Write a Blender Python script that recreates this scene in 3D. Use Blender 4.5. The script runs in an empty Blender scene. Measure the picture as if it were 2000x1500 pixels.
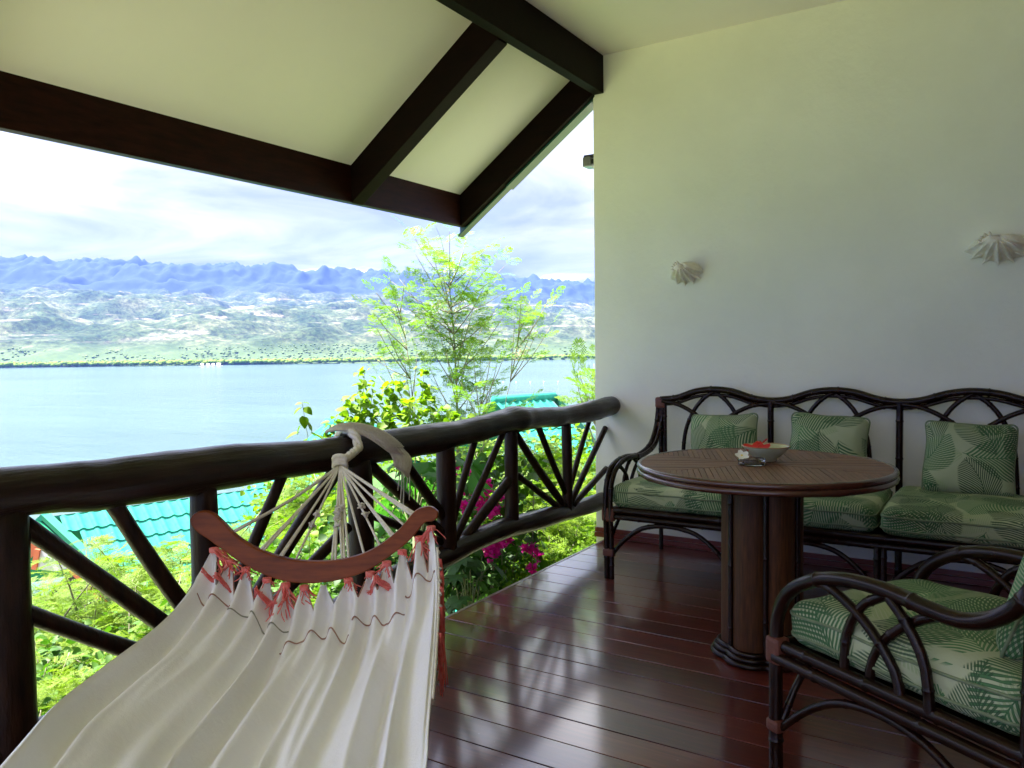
import bpy, bmesh, math, random
import numpy as np
from mathutils import Vector, Matrix, noise as mnoise
PI = math.pi
random.seed(7)
sc = bpy.context.scene
col = sc.collection

# ------------------------------------------------------------------ camera
EYE = np.array([0.0, 0.0, 1.2])
FPX = 1545.0
YAW, PITCH, ROLL = math.radians(32.0), math.radians(2.6), math.radians(-0.7)
_f = np.array([-math.sin(YAW)*math.cos(PITCH), math.cos(YAW)*math.cos(PITCH), -math.sin(PITCH)])
_r = np.array([math.cos(YAW), math.sin(YAW), 0.0]); _u = np.cross(_r, _f)
_R = _r*math.cos(ROLL)+_u*math.sin(ROLL); _U = -_r*math.sin(ROLL)+_u*math.cos(ROLL)
_flat = np.array([-math.sin(YAW), math.cos(YAW), 0.0])
def at(px, py, dist):
    """world point sighted at photo position px,py and at a horizontal distance from the eye (metres, measured forward)"""
    d = _f*FPX+_R*(px-1000)-_U*(py-750)
    return EYE+d*(dist/float(d@_flat))
def onplane(px, py, ax, v):
    d = _f*FPX+_R*(px-1000)-_U*(py-750)
    return EYE+d*((v-EYE[ax])/d[ax])
cd = bpy.data.cameras.new('camera'); cam = bpy.data.objects.new('camera', cd); col.objects.link(cam)
cam.matrix_world = Matrix(((_R[0], _U[0], -_f[0], EYE[0]), (_R[1], _U[1], -_f[1], EYE[1]), (_R[2], _U[2], -_f[2], EYE[2]), (0, 0, 0, 1)))
cd.sensor_width = 36.0; cd.lens = 36.0*FPX/2000; cd.clip_start = 0.05; cd.clip_end = 20000
sc.camera = cam

# ------------------------------------------------------------------ sky, sun, exposure
SUN_EL, SUN_AZ = math.radians(63), math.radians(-100)     # azimuth from +Y towards +X (negative: to the sea side)
w = bpy.data.worlds.new('World'); sc.world = w; w.use_nodes = True
N, L = w.node_tree.nodes, w.node_tree.links
bg = N['Background']
sky = N.new('ShaderNodeTexSky'); sky.sky_type = 'NISHITA'; sky.sun_disc = False
sky.sun_elevation = SUN_EL; sky.sun_rotation = SUN_AZ; sky.altitude = 20; sky.air_density = 1; sky.dust_density = 2.0
tc = N.new('ShaderNodeTexCoord'); sx = N.new('ShaderNodeSeparateXYZ'); L.new(tc.outputs['Generated'], sx.inputs[0])
def wm(op, a, b, c=None):
    n = N.new('ShaderNodeMath'); n.operation = op
    for i, v in enumerate((a, b, c)):
        if v is None: continue
        if isinstance(v, (int, float)): n.inputs[i].default_value = v
        else: L.new(v, n.inputs[i])
    return n.outputs[0]
den = wm('ADD', wm('MAXIMUM', sx.outputs[2], 0.0), 0.11)
cmb = N.new('ShaderNodeCombineXYZ'); L.new(wm('DIVIDE', sx.outputs[0], den), cmb.inputs[0]); L.new(wm('DIVIDE', sx.outputs[1], den), cmb.inputs[1])
def wnoise(scale, detail, dist=0.3, off=0.0):
    mp = N.new('ShaderNodeMapping'); mp.inputs['Location'].default_value = (off, off*0.7, off*1.3); L.new(cmb.outputs[0], mp.inputs[0])
    n = N.new('ShaderNodeTexNoise'); n.inputs['Scale'].default_value = scale; n.inputs['Detail'].default_value = detail
    n.inputs['Roughness'].default_value = 0.55; n.inputs['Distortion'].default_value = dist; L.new(mp.outputs[0], n.inputs['Vector']); return n.outputs[0]
def wramp(src, stops):
    r = N.new('ShaderNodeValToRGB'); L.new(src, r.inputs[0]); e = r.color_ramp.elements
    while len(e) < len(stops): e.new(0.5)
    for k, (p, c) in enumerate(stops): e[k].position = p; e[k].color = (*c, 1)
    return r.outputs[0]
cover = wramp(wnoise(0.55, 7, 0.4, 3.1), [(0.30, (0.94,)*3), (0.48, (1, 1, 1))])
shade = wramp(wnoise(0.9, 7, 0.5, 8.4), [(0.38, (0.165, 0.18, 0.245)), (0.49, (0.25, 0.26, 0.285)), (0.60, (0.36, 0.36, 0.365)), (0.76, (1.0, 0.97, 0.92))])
gain = N.new('ShaderNodeVectorMath'); gain.operation = 'SCALE'; L.new(shade, gain.inputs[0]); L.new(wm('MULTIPLY', wm('MULTIPLY_ADD', wm('MAXIMUM', sx.outputs[2], 0.0), 3.6, 0.36), 4.2), gain.inputs['Scale'])   # overcast zenith brightening, steepened so the sky overhead lights the porch
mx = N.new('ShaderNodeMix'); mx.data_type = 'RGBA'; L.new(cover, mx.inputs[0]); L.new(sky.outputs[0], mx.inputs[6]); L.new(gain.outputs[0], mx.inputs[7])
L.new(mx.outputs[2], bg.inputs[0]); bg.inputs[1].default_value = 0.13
sd = bpy.data.lights.new('sun', 'SUN'); sd.energy = 5.0; sd.angle = math.radians(1.2); sd.color = (1.0, 0.95, 0.86)
sun = bpy.data.objects.new('sun', sd); col.objects.link(sun)
sdir = Vector((math.sin(SUN_AZ)*math.cos(SUN_EL), math.cos(SUN_AZ)*math.cos(SUN_EL), math.sin(SUN_EL)))
sun.rotation_euler = sdir.to_track_quat('Z', 'Y').to_euler(); sun.location = (-10, 0, 30)
sc.view_settings.view_transform = 'Standard'; sc.view_settings.look = 'None'; sc.view_settings.gamma = 1.0
sc.view_settings.exposure = 2.85
sc.view_settings.use_curve_mapping = False
sc.cycles.use_denoising = True
sc.cycles.max_bounces = 10; sc.cycles.diffuse_bounces = 6; sc.cycles.glossy_bounces = 4; sc.cycles.transmission_bounces = 8
sc.cycles.transparent_max_bounces = 8; sc.cycles.sample_clamp_indirect = 6.0
sc.cycles.caustics_reflective = False; sc.cycles.caustics_refractive = False

# ------------------------------------------------------------------ materials
def nm(name):
    m = bpy.data.materials.new(name); m.use_nodes = True
    return m, m.node_tree.nodes, m.node_tree.links, m.node_tree.nodes['Principled BSDF']
class NB:
    """small node helper"""
    def __init__(s, m): s.n = m.node_tree.nodes; s.l = m.node_tree.links
    def put(s, sock, v):
        if v is None: return
        if hasattr(v, 'links'): s.l.new(v, sock)
        elif isinstance(v, (tuple, list)): sock.default_value = (*v, 1) if len(v) == 3 and sock.type == 'RGBA' else v
        else: sock.default_value = v
    def math(s, op, a, b=None, c=None, clamp=False):
        n = s.n.new('ShaderNodeMath'); n.operation = op; n.use_clamp = clamp
        for i, v in enumerate((a, b, c)): s.put(n.inputs[i], v)
        return n.outputs[0]
    def coord(s, kind='Object'): return s.n.new('ShaderNodeTexCoord').outputs[kind]
    def mapping(s, v, sc=(1, 1, 1), loc=(0, 0, 0), rot=(0, 0, 0)):
        n = s.n.new('ShaderNodeMapping'); s.l.new(v, n.inputs[0]); n.inputs['Scale'].default_value = sc
        n.inputs['Location'].default_value = loc; n.inputs['Rotation'].default_value = rot; return n.outputs[0]
    def noise(s, v, scale, detail=4, rough=0.55, dist=0.0, out=0):
        n = s.n.new('ShaderNodeTexNoise'); s.put(n.inputs['Vector'], v); n.inputs['Scale'].default_value = scale
        n.inputs['Detail'].default_value = detail; n.inputs['Roughness'].default_value = rough; n.inputs['Distortion'].default_value = dist
        return n.outputs[out]
    def ramp(s, f, stops, interp='LINEAR'):
        r = s.n.new('ShaderNodeValToRGB'); s.l.new(f, r.inputs[0]); e = r.color_ramp.elements; r.color_ramp.interpolation = interp
        while len(e) < len(stops): e.new(0.5)
        for k, (p, c) in enumerate(stops): e[k].position = p; e[k].color = (*c, 1) if len(c) == 3 else c
        return r.outputs[0]
    def mix(s, f, a, b, blend='MIX'):
        n = s.n.new('ShaderNodeMix'); n.data_type = 'RGBA'; n.blend_type = blend
        s.put(n.inputs[0], f); s.put(n.inputs[6], a); s.put(n.inputs[7], b); return n.outputs[2]
    def bump(s, h, strength=0.3, dist=0.01, normal=None):
        n = s.n.new('ShaderNodeBump'); n.inputs['Strength'].default_value = strength; n.inputs['Distance'].default_value = dist
        s.l.new(h, n.inputs['Height']); s.put(n.inputs['Normal'], normal); return n.outputs[0]
def simple(name, c, rough=0.5, c2=None, nscale=8.0, stretch=(1, 1, 1), bump=0.0, bdist=0.002, bscale=None, metallic=0.0, spec=None, coat=0.0, coord='Object', rnd=0.0):
    m, n, l, p = nm(name); b = NB(m)
    v = b.mapping(b.coord(coord), stretch)
    colr = c
    if c2 is not None:
        colr = b.mix(b.ramp(b.noise(v, nscale, 5, 0.6), [(0.3, (0, 0, 0)), (0.7, (1, 1, 1))]), c, c2)
    if rnd:
        oi = n.new('ShaderNodeObjectInfo'); k = b.math('MULTIPLY_ADD', oi.outputs['Random'], 2*rnd, 1-rnd)
        vm = n.new('ShaderNodeVectorMath'); vm.operation = 'SCALE'; b.put(vm.inputs[0], colr if hasattr(colr, 'links') else tuple(colr)); b.put(vm.inputs['Scale'], k); colr = vm.outputs[0]
    if hasattr(colr, 'links'): l.new(colr, p.inputs['Base Color'])
    else: p.inputs['Base Color'].default_value = (*colr, 1)
    p.inputs['Roughness'].default_value = rough; p.inputs['Metallic'].default_value = metallic
    if spec is not None: p.inputs['Specular IOR Level'].default_value = spec
    if coat: p.inputs['Coat Weight'].default_value = coat; p.inputs['Coat Roughness'].default_value = 0.15
    if bump: l.new(b.bump(b.noise(v, bscale or nscale, 6, 0.6), bump, bdist), p.inputs['Normal'])
    return m
M = {}
M['plaster'] = simple('plaster', (0.91, 0.89, 0.77), 0.8, (0.83, 0.81, 0.69), 1.6, bump=0.6, bdist=0.012, bscale=6)
M['ceiling'] = simple('ceiling_board', (0.93, 0.865, 0.93), 0.8, (0.89, 0.825, 0.885), 1.4, bump=0.1, bdist=0.002, bscale=20)
M['beam'] = simple('dark_beam', (0.014, 0.0035, 0.002), 0.45, (0.034, 0.008, 0.004), 7, (6, 1, 6), 0.35, 0.002, 30, spec=0.12)
M['beam_r'] = simple('dark_rafter', (0.0035, 0.0018, 0.0015), 0.55, (0.009, 0.003, 0.002), 7, (1, 6, 6), 0.35, 0.002, 30, spec=0.06)
M['skirting'] = simple('skirting', (0.20, 0.035, 0.022), 0.35, (0.15, 0.025, 0.018), 5)
M['log'] = simple('log_varnish', (0.005, 0.0025, 0.0018), 0.36, (0.026, 0.010, 0.005), 3.0, (12, 1, 12), 0.9, 0.006, 5, spec=0.25, coat=0.25)
M['post'] = simple('post_varnish', (0.032, 0.013, 0.005), 0.40, (0.006, 0.0025, 0.0015), 6.0, (5, 5, 1), 0.6, 0.005, 16, spec=0.2)
M['rattan'] = simple('rattan_cane', (0.020, 0.0055, 0.0028), 0.27, (0.005, 0.0018, 0.0012), 22, (1, 1, 1), 0.3, 0.001, 60, spec=0.28)
M['binding'] = simple('leather_binding', (0.15, 0.040, 0.022), 0.5, (0.09, 0.025, 0.015), 60, (1, 1, 6), 0.8, 0.002, 120)
M['cane_table'] = simple('table_cane', (0.230, 0.110, 0.062), 0.45, (0.120, 0.056, 0.032), 26, (1, 9, 1), 0.5, 0.001, 60, rnd=0.22, spec=0.3)
M['cane_panel'] = simple('column_cane', (0.110, 0.042, 0.014), 0.45, (0.040, 0.015, 0.006), 18, (7, 7, 0.6), 0.5, 0.002, 40, rnd=0.15, spec=0.25)
M['table_edge'] = simple('table_edge', (0.080, 0.022, 0.012), 0.25, (0.05, 0.015, 0.009), 20, coat=0.5)
M['cord'] = simple('cotton_cord', (0.80, 0.76, 0.66), 0.85, (0.66, 0.60, 0.50), 90, bump=0.6, bdist=0.002, bscale=250)
M['red_thread'] = simple('red_thread', (0.78, 0.090, 0.085), 0.8, (0.86, 0.30, 0.26), 60)
M['stitch'] = simple('brown_stitching', (0.28, 0.14, 0.10), 0.85, (0.40, 0.22, 0.17), 90)
M['stitch_g'] = simple('grey_stitching', (0.20, 0.20, 0.17), 0.85, (0.33, 0.32, 0.27), 90)
M['bar'] = simple('spreader_wood', (0.27, 0.062, 0.012), 0.32, (0.13, 0.028, 0.007), 4, (2, 2, 14), 0.12, 0.001, 40, spec=0.18)
M['turq'] = simple('turquoise_roof_paint', (0.012, 0.165, 0.125), 0.75, (0.026, 0.235, 0.175), 9, rnd=0.14, spec=0.12)
M['green_trim'] = simple('dark_green_trim', (0.012, 0.16, 0.085), 0.35, (0.02, 0.22, 0.11), 4)
M['teal_flash'] = simple('green_flashing', (0.010, 0.060, 0.045), 0.3, (0.016, 0.085, 0.06), 4)
M['orange'] = simple('orange_paint', (0.45, 0.10, 0.045), 0.5, (0.38, 0.08, 0.035), 4)
M['grey_panel'] = simple('grey_panel', (0.42, 0.40, 0.42), 0.6, (0.30, 0.29, 0.32), 14)
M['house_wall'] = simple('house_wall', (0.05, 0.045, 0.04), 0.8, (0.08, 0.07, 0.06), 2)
M['bowl'] = simple('celadon_glaze', (0.62, 0.62, 0.42), 0.18, (0.40, 0.42, 0.27), 9, coat=0.6)
M['bowl_rim'] = simple('brown_rim_glaze', (0.34, 0.20, 0.10), 0.25)
M['red_petal'] = simple('red_petal', (0.70, 0.015, 0.012), 0.5, (0.50, 0.006, 0.010), 30)
M['white_petal'] = simple('white_petal', (0.86, 0.85, 0.78), 0.5)
M['yellow'] = simple('yellow_centre', (0.85, 0.62, 0.10), 0.5)
M['shell'] = simple('conch_shell', (0.93, 0.89, 0.80), 0.5, (0.78, 0.69, 0.55), 28, bump=0.5, bdist=0.003, bscale=60)
M['bark'] = simple('grey_bark', (0.24, 0.22, 0.15), 0.85, (0.13, 0.11, 0.075), 20, (1, 1, 3), 0.5, 0.003, 40)
M['green_stem'] = simple('green_stem', (0.13, 0.17, 0.06), 0.7, (0.10, 0.10, 0.05), 20)
M['raft'] = simple('raft_wood', (0.62, 0.55, 0.45), 0.7, (0.4, 0.36, 0.3), 1)
M['buoy'] = simple('buoy_white', (0.8, 0.8, 0.8), 0.4)
M['metal'] = simple('grey_metal', (0.35, 0.35, 0.34), 0.35, (0.22, 0.22, 0.21), 12, metallic=0.7)
M['black'] = simple('black_plastic', (0.02, 0.02, 0.022), 0.4)
# glass
m, n, l, p = nm('clear_glass'); p.inputs['Transmission Weight'].default_value = 1; p.inputs['Roughness'].default_value = 0.02; p.inputs['IOR'].default_value = 1.45
p.inputs['Base Color'].default_value = (0.93, 0.97, 0.96, 1); M['glass'] = m
# varnished deck boards
m, n, l, p = nm('deck_varnish'); b = NB(m); oc = b.coord('Object'); oi = n.new('ShaderNodeObjectInfo')
off = b.math('MULTIPLY', oi.outputs['Random'], 40.0); cm = n.new('ShaderNodeCombineXYZ'); l.new(off, cm.inputs[0]); l.new(off, cm.inputs[2])
va = n.new('ShaderNodeVectorMath'); va.operation = 'ADD'; l.new(oc, va.inputs[0]); l.new(cm.outputs[0], va.inputs[1])
g1 = b.noise(b.mapping(va.outputs[0], (1.2, 26, 26)), 2.5, 6, 0.65, 0.6)
g2 = b.noise(va.outputs[0], 2.2, 4, 0.6)
c = b.ramp(g1, [(0.30, (0.070, 0.010, 0.005)), (0.55, (0.130, 0.020, 0.010)), (0.75, (0.180, 0.036, 0.018))])
c = b.mix(b.math('MULTIPLY', g2, 0.5), c, (0.060, 0.018, 0.016))
k = b.math('MULTIPLY_ADD', oi.outputs['Random'], 0.60, 0.70); vm = n.new('ShaderNodeVectorMath'); vm.operation = 'SCALE'; l.new(c, vm.inputs[0]); l.new(k, vm.inputs['Scale'])
dust = b.ramp(b.noise(va.outputs[0], 55, 3, 0.7), [(0.70, (0, 0, 0)), (0.78, (0.5, 0.5, 0.5))])
l.new(b.mix(dust, vm.outputs[0], (0.30, 0.22, 0.20)), p.inputs['Base Color'])
l.new(b.math('MULTIPLY_ADD', b.noise(b.mapping(va.outputs[0], (2, 12, 12)), 3, 5, 0.7), 0.20, 0.25), p.inputs['Roughness'])
p.inputs['IOR'].default_value = 1.45; p.inputs['Specular IOR Level'].default_value = 0.25; p.inputs['Coat Weight'].default_value = 0.9; p.inputs['Coat Roughness'].default_value = 0.13; p.inputs['Coat IOR'].default_value = 1.85
hh = b.math('MULTIPLY_ADD', b.noise(b.mapping(va.outputs[0], (1, 3.5, 3.5)), 5, 3, 0.5), 0.6, b.math('MULTIPLY', g1, 0.12))
bn = b.bump(hh, 0.05, 0.004); l.new(bn, p.inputs['Normal']); l.new(bn, p.inputs['Coat Normal']); M['deck'] = m
M['deck_edge'] = simple('deck_edge_board', (0.26, 0.20, 0.18), 0.4, (0.20, 0.14, 0.12), 6, (6, 1, 6), 0.2, 0.002, 20, coat=0.5)
# hammock cloth
m, n, l, p = nm('hammock_canvas'); b = NB(m); oc = b.coord('Object')
c = b.mix(b.ramp(b.noise(oc, 5, 4, 0.6), [(0.45, (0, 0, 0)), (0.75, (1, 1, 1))]), (0.95, 0.94, 0.94), (0.91, 0.89, 0.87))
l.new(c, p.inputs['Base Color']); p.inputs['Roughness'].default_value = 0.85
wv = n.new('ShaderNodeTexWave'); wv.inputs['Scale'].default_value = 180; l.new(oc, wv.inputs[0])
l.new(b.bump(b.math('ADD', b.math('ADD', b.math('MULTIPLY', b.noise(oc, 9, 5, 0.6), 4.0), b.math('MULTIPLY', b.noise(oc, 34, 4, 0.6, 1.2), 1.6)), b.noise(oc, 320, 2)), 0.25, 0.004), p.inputs['Normal'])
tr = n.new('ShaderNodeBsdfTranslucent'); l.new(c, tr.inputs[0]); ms = n.new('ShaderNodeMixShader'); ms.inputs[0].default_value = 0.12
l.new(p.outputs[0], ms.inputs[1]); l.new(tr.outputs[0], ms.inputs[2]); l.new(ms.outputs[0], n['Material Output'].inputs[0]); M['canvas'] = m
# leaves
def leafmat(name, c1, c2, trans=0.45, rough=0.55, sc_=3.0, tint=(0.95, 1.15, 0.5)):
    m, n, l, p = nm(name); b = NB(m); g = b.coord('Object')
    f = b.ramp(b.noise(g, sc_, 3, 0.6), [(0.32, (0, 0, 0)), (0.68, (1, 1, 1))])
    geo = n.new('ShaderNodeNewGeometry'); rv = geo.outputs['Random Per Island']
    f2 = b.math('ADD', b.math('MULTIPLY', f, 0.65), b.math('MULTIPLY', rv, 0.4), clamp=True)
    c = b.mix(f2, c1, c2); l.new(c, p.inputs['Base Color']); p.inputs['Roughness'].default_value = rough; p.inputs['Specular IOR Level'].default_value = 0.25
    tr = n.new('ShaderNodeBsdfTranslucent'); l.new(b.mix(1.0, c, tint, 'MULTIPLY'), tr.inputs[0])
    ms = n.new('ShaderNodeMixShader'); ms.inputs[0].default_value = trans
    l.new(p.outputs[0], ms.inputs[1]); l.new(tr.outputs[0], ms.inputs[2]); l.new(ms.outputs[0], n['Material Output'].inputs[0]); return m
M['leuc'] = leafmat('feathery_leaf', (0.050, 0.130, 0.006), (0.200, 0.290, 0.008), 0.5)
M['moringa'] = leafmat('small_round_leaf', (0.080, 0.180, 0.015), (0.180, 0.290, 0.020), 0.5)
M['boug_young'] = leafmat('young_yellow_leaf', (0.100, 0.230, 0.006), (0.230, 0.330, 0.010), 0.55, sc_=5)
M['boug_leaf'] = leafmat('broad_leaf', (0.022, 0.080, 0.008), (0.075, 0.170, 0.010), 0.35)
M['lobed'] = leafmat('lobed_leaf', (0.035, 0.150, 0.025), (0.070, 0.220, 0.030), 0.4)
M['dark_leaf'] = leafmat('shaded_leaf', (0.020, 0.060, 0.012), (0.045, 0.110, 0.020), 0.3)  # darker leaf copy, the shade under the deck put into its colour
M['bright_leaf'] = leafmat('ground_leaf', (0.045, 0.140, 0.005), (0.170, 0.260, 0.008), 0.45)
M['magenta'] = leafmat('magenta_bract', (0.75, 0.012, 0.33), (0.90, 0.050, 0.52), 0.5, tint=(1, 0.6, 1))
M['cream_flower'] = leafmat('cream_flower', (0.70, 0.60, 0.38), (0.75, 0.70, 0.55), 0.4, tint=(1, 1, 1))
# palm print fabric on UV (metres)
m, n, l, p = nm('palm_print_fabric'); b = NB(m)
uv = b.coord('UV'); oi = n.new('ShaderNodeObjectInfo')
cm = n.new('ShaderNodeCombineXYZ'); l.new(b.math('MULTIPLY', oi.outputs['Random'], 7.0), cm.inputs[0]); l.new(b.math('MULTIPLY', oi.outputs['Random'], 3.3), cm.inputs[1])
va = n.new('ShaderNodeVectorMath'); va.operation = 'ADD'; l.new(uv, va.inputs[0]); l.new(cm.outputs[0], va.inputs[1])
wn = n.new('ShaderNodeTexNoise'); wn.inputs['Scale'].default_value = 5; l.new(va.outputs[0], wn.inputs['Vector'])
wsub = n.new('ShaderNodeVectorMath'); wsub.operation = 'SUBTRACT'; l.new(wn.outputs['Color'], wsub.inputs[0]); wsub.inputs[1].default_value = (0.5, 0.5, 0.5)
wsc = n.new('ShaderNodeVectorMath'); wsc.operation = 'SCALE'; l.new(wsub.outputs[0], wsc.inputs[0]); wsc.inputs['Scale'].default_value = 0.035
wuv = n.new('ShaderNodeVectorMath'); wuv.operation = 'ADD'; l.new(va.outputs[0], wuv.inputs[0]); l.new(wsc.outputs[0], wuv.inputs[1])
def frond_layer(scale, seed, width, freq, sweep):
    mp = b.mapping(wuv.outputs[0], (1, 1, 1), (seed, seed*0.6, 0))
    vo = n.new('ShaderNodeTexVoronoi'); vo.voronoi_dimensions = '2D'; vo.inputs['Scale'].default_value = scale; vo.inputs['Randomness'].default_value = 0.75; l.new(mp, vo.inputs['Vector'])
    pos = n.new('ShaderNodeVectorMath'); pos.operation = 'SUBTRACT'; l.new(mp, pos.inputs[0]); l.new(vo.outputs['Position'], pos.inputs[1])
    sp = n.new('ShaderNodeSeparateColor'); l.new(vo.outputs['Color'], sp.inputs[0])
    rot = n.new('ShaderNodeVectorRotate'); rot.rotation_type = 'Z_AXIS'; l.new(pos.outputs[0], rot.inputs['Vector']); l.new(b.math('MULTIPLY', sp.outputs[0], 6.283), rot.inputs['Angle'])
    s2 = n.new('ShaderNodeSeparateXYZ'); l.new(rot.outputs[0], s2.inputs[0])
    u = s2.outputs[0]; v0 = s2.outputs[1]
    # bent rachis
    v = b.math('SUBTRACT', v0, b.math('MULTIPLY', b.math('MULTIPLY', u, u), 2.2))
    av = b.math('ABSOLUTE', v)
    ph = b.math('SUBTRACT', u, b.math('MULTIPLY', b.math('POWER', av, 0.85), sweep))
    st = b.math('SINE', b.math('MULTIPLY', ph, freq))
    leaf = b.math('MULTIPLY_ADD', st, 2.4, 0.75, clamp=True)
    half = 0.55/scale
    env = b.math('MULTIPLY', b.math('SUBTRACT', 1.0, b.math('POWER', b.math('ABSOLUTE', b.math('DIVIDE', u, half*1.15)), 2.0)), width)
    inside = b.math('MULTIPLY', b.math('SUBTRACT', env, av), 120.0, clamp=True)
    rach = b.math('LESS_THAN', av, 0.0016)
    mask = b.math('MAXIMUM', b.math('MULTIPLY', leaf, inside), b.math('MULTIPLY', rach, b.math('GREATER_THAN', env, 0.0)))
    tone = b.math('ADD', b.math('MULTIPLY', sp.outputs[1], 0.6), b.math('MULTIPLY', b.math('ABSOLUTE', st), 0.4))
    return mask, tone
base = b.mix(b.noise(va.outputs[0], 6, 3), (0.46, 0.49, 0.31), (0.28, 0.34, 0.20))
m1, t1 = frond_layer(4.2, 1.3, 0.085, 480.0, 0.75)
m2, t2 = frond_layer(3.5, 5.7, 0.110, 400.0, 0.65)
m3, t3 = frond_layer(4.6, 9.1, 0.090, 450.0, 0.90)
c = b.mix(b.math('MULTIPLY', m1, 0.75), base, b.ramp(t1, [(0.1, (0.16, 0.24, 0.10)), (0.9, (0.34, 0.42, 0.22))]))
c = b.mix(m2, c, b.ramp(t2, [(0.1, (0.020, 0.070, 0.026)), (0.9, (0.08, 0.21, 0.075))]))
c = b.mix(b.math('MULTIPLY', m3, 0.9), c, b.ramp(t3, [(0.1, (0.010, 0.032, 0.014)), (0.9, (0.045, 0.15, 0.05))]))
l.new(c, p.inputs['Base Color']); p.inputs['Roughness'].default_value = 0.8
wr = b.noise(b.mapping(uv, (1, 1, 1)), 9, 5, 0.6, 0.8)
l.new(b.bump(b.math('ADD', wr, b.math('MULTIPLY', b.noise(uv, 500, 2), 0.05)), 0.55, 0.012), p.inputs['Normal']); M['fabric'] = m
M['piping'] = simple('green_piping', (0.12, 0.17, 0.09), 0.8, (0.20, 0.25, 0.14), 30)
# sea water
m, n, l, p = nm('sea_water'); b = NB(m); oc = b.coord('Object')
c = b.mix(b.ramp(b.noise(b.mapping(oc, (0.004, 0.004, 1)), 1.5, 4), [(0.35, (0, 0, 0)), (0.7, (1, 1, 1))]), (0.036, 0.068, 0.068), (0.052, 0.094, 0.092))
l.new(c, p.inputs['Base Color']); p.inputs['Roughness'].default_value = 0.16; p.inputs['IOR'].default_value = 1.33; p.inputs['Specular IOR Level'].default_value = 0.36
h1 = b.noise(b.mapping(oc, (0.22, 0.6, 1), rot=(0, 0, 0.5)), 1.0, 6, 0.6); h2 = b.noise(b.mapping(oc, (0.02, 0.06, 1), rot=(0, 0, 0.3)), 1.0, 3, 0.5)
l.new(b.bump(b.math('ADD', b.math('MULTIPLY', h1, 0.35), b.math('MULTIPLY', h2, 1.2)), 1.0, 1.0), p.inputs['Normal']); M['water'] = m
M['soil'] = simple('garden_soil', (0.19, 0.20, 0.11), 0.95, (0.13, 0.16, 0.07), 1.5)

# ------------------------------------------------------------------ mesh helpers
def tagset(o, label=None, cat=None, group=None, kind=None):
    for k, v in (('label', label), ('category', cat), ('group', group), ('kind', kind)):
        if v: o[k] = v
    return o
def link(o, parent=None):
    col.objects.link(o)
    if parent is not None: o.parent = parent
    return o
def empty(name, loc=(0, 0, 0), rz=0.0, **kw):
    o = bpy.data.objects.new(name, None); o.empty_display_size = 0.1; link(o); o.location = loc; o.rotation_euler = (0, 0, rz); o['kind'] = 'thing'
    return tagset(o, **kw)
def mesh_np(name, V, F, mat, parent=None, smooth=True, uv=None):
    """V (n,3); F (m,k) array of same-size faces or list of faces"""
    me = bpy.data.meshes.new(name)
    V = np.asarray(V, dtype=np.float32)
    if isinstance(F, np.ndarray):
        k = F.shape[1]; me.vertices.add(len(V)); me.vertices.foreach_set('co', V.ravel())
        me.loops.add(F.size); me.loops.foreach_set('vertex_index', F.astype(np.int32).ravel())
        me.polygons.add(len(F)); me.polygons.foreach_set('loop_start', np.arange(0, F.size, k, dtype=np.int32)); me.polygons.foreach_set('loop_total', np.full(len(F), k, dtype=np.int32))
        me.update(calc_edges=True)
    else:
        me.from_pydata([tuple(map(float, v)) for v in V], [], F); me.update()
    me.validate()
    if smooth: me.polygons.foreach_set('use_smooth', np.ones(len(me.polygons), dtype=bool))
    if uv is not None:
        ul = me.uv_layers.new(name='UVMap'); vi = np.empty(len(me.loops), dtype=np.int32); me.loops.foreach_get('vertex_index', vi)
        ul.data.foreach_set('uv', np.asarray(uv, dtype=np.float32)[vi].ravel())
    me.materials.append(mat)
    o = bpy.data.objects.new(name, me); return link(o, parent)
class MB:
    def __init__(s): s.v = []; s.f = []
    def add(s, V, F):
        k = len(s.v); s.v.extend([tuple(map(float, v)) for v in V]); s.f.extend([tuple(i+k for i in f) for f in F])
    def box(s, lo, hi):
        x0, y0, z0 = lo; x1, y1, z1 = hi
        s.add([(x0, y0, z0), (x1, y0, z0), (x1, y1, z0), (x0, y1, z0), (x0, y0, z1), (x1, y0, z1), (x1, y1, z1), (x0, y1, z1)],
              [(0, 3, 2, 1), (4, 5, 6, 7), (0, 1, 5, 4), (1, 2, 6, 5), (2, 3, 7, 6), (3, 0, 4, 7)])
    def prism(s, poly, axis, a, b):
        """poly of 2-D points extruded along axis from a to b"""
        def P(q, t):
            q = list(q); q.insert(axis, t); return q
        n = len(poly)
        s.add([P(q, a) for q in poly]+[P(q, b) for q in poly], [tuple(range(n)), tuple(range(2*n-1, n-1, -1))]+[(i, i+n, (i+1) % n+n, (i+1) % n) for i in range(n)])
    def tube(s, pts, rad, seg=8, closed=False, cap=True):
        V, F = tube_arrays(pts, rad, seg, closed, cap); s.add(V, F)
    def build(s, name, mat, parent=None, smooth=True, bevel=0.0, angle=None):
        me = bpy.data.meshes.new(name); me.from_pydata(s.v, [], s.f); me.update()
        bm = bmesh.new(); bm.from_mesh(me); bmesh.ops.recalc_face_normals(bm, faces=bm.faces)
        if bevel: bmesh.ops.bevel(bm, geom=[e for e in bm.edges if len(e.link_faces) == 2 and e.calc_face_angle(0) > 0.5], offset=bevel, segments=2, affect='EDGES', profile=0.6)
        bm.to_mesh(me); bm.free()
        if smooth: me.polygons.foreach_set('use_smooth', np.ones(len(me.polygons), dtype=bool))
        if bevel: me.polygons.foreach_set('use_smooth', np.zeros(len(me.polygons), dtype=bool))
        if smooth and angle:
            me.set_sharp_from_angle(angle=angle or 0.9)
        me.materials.append(mat); o = bpy.data.objects.new(name, me); return link(o, parent)
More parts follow.
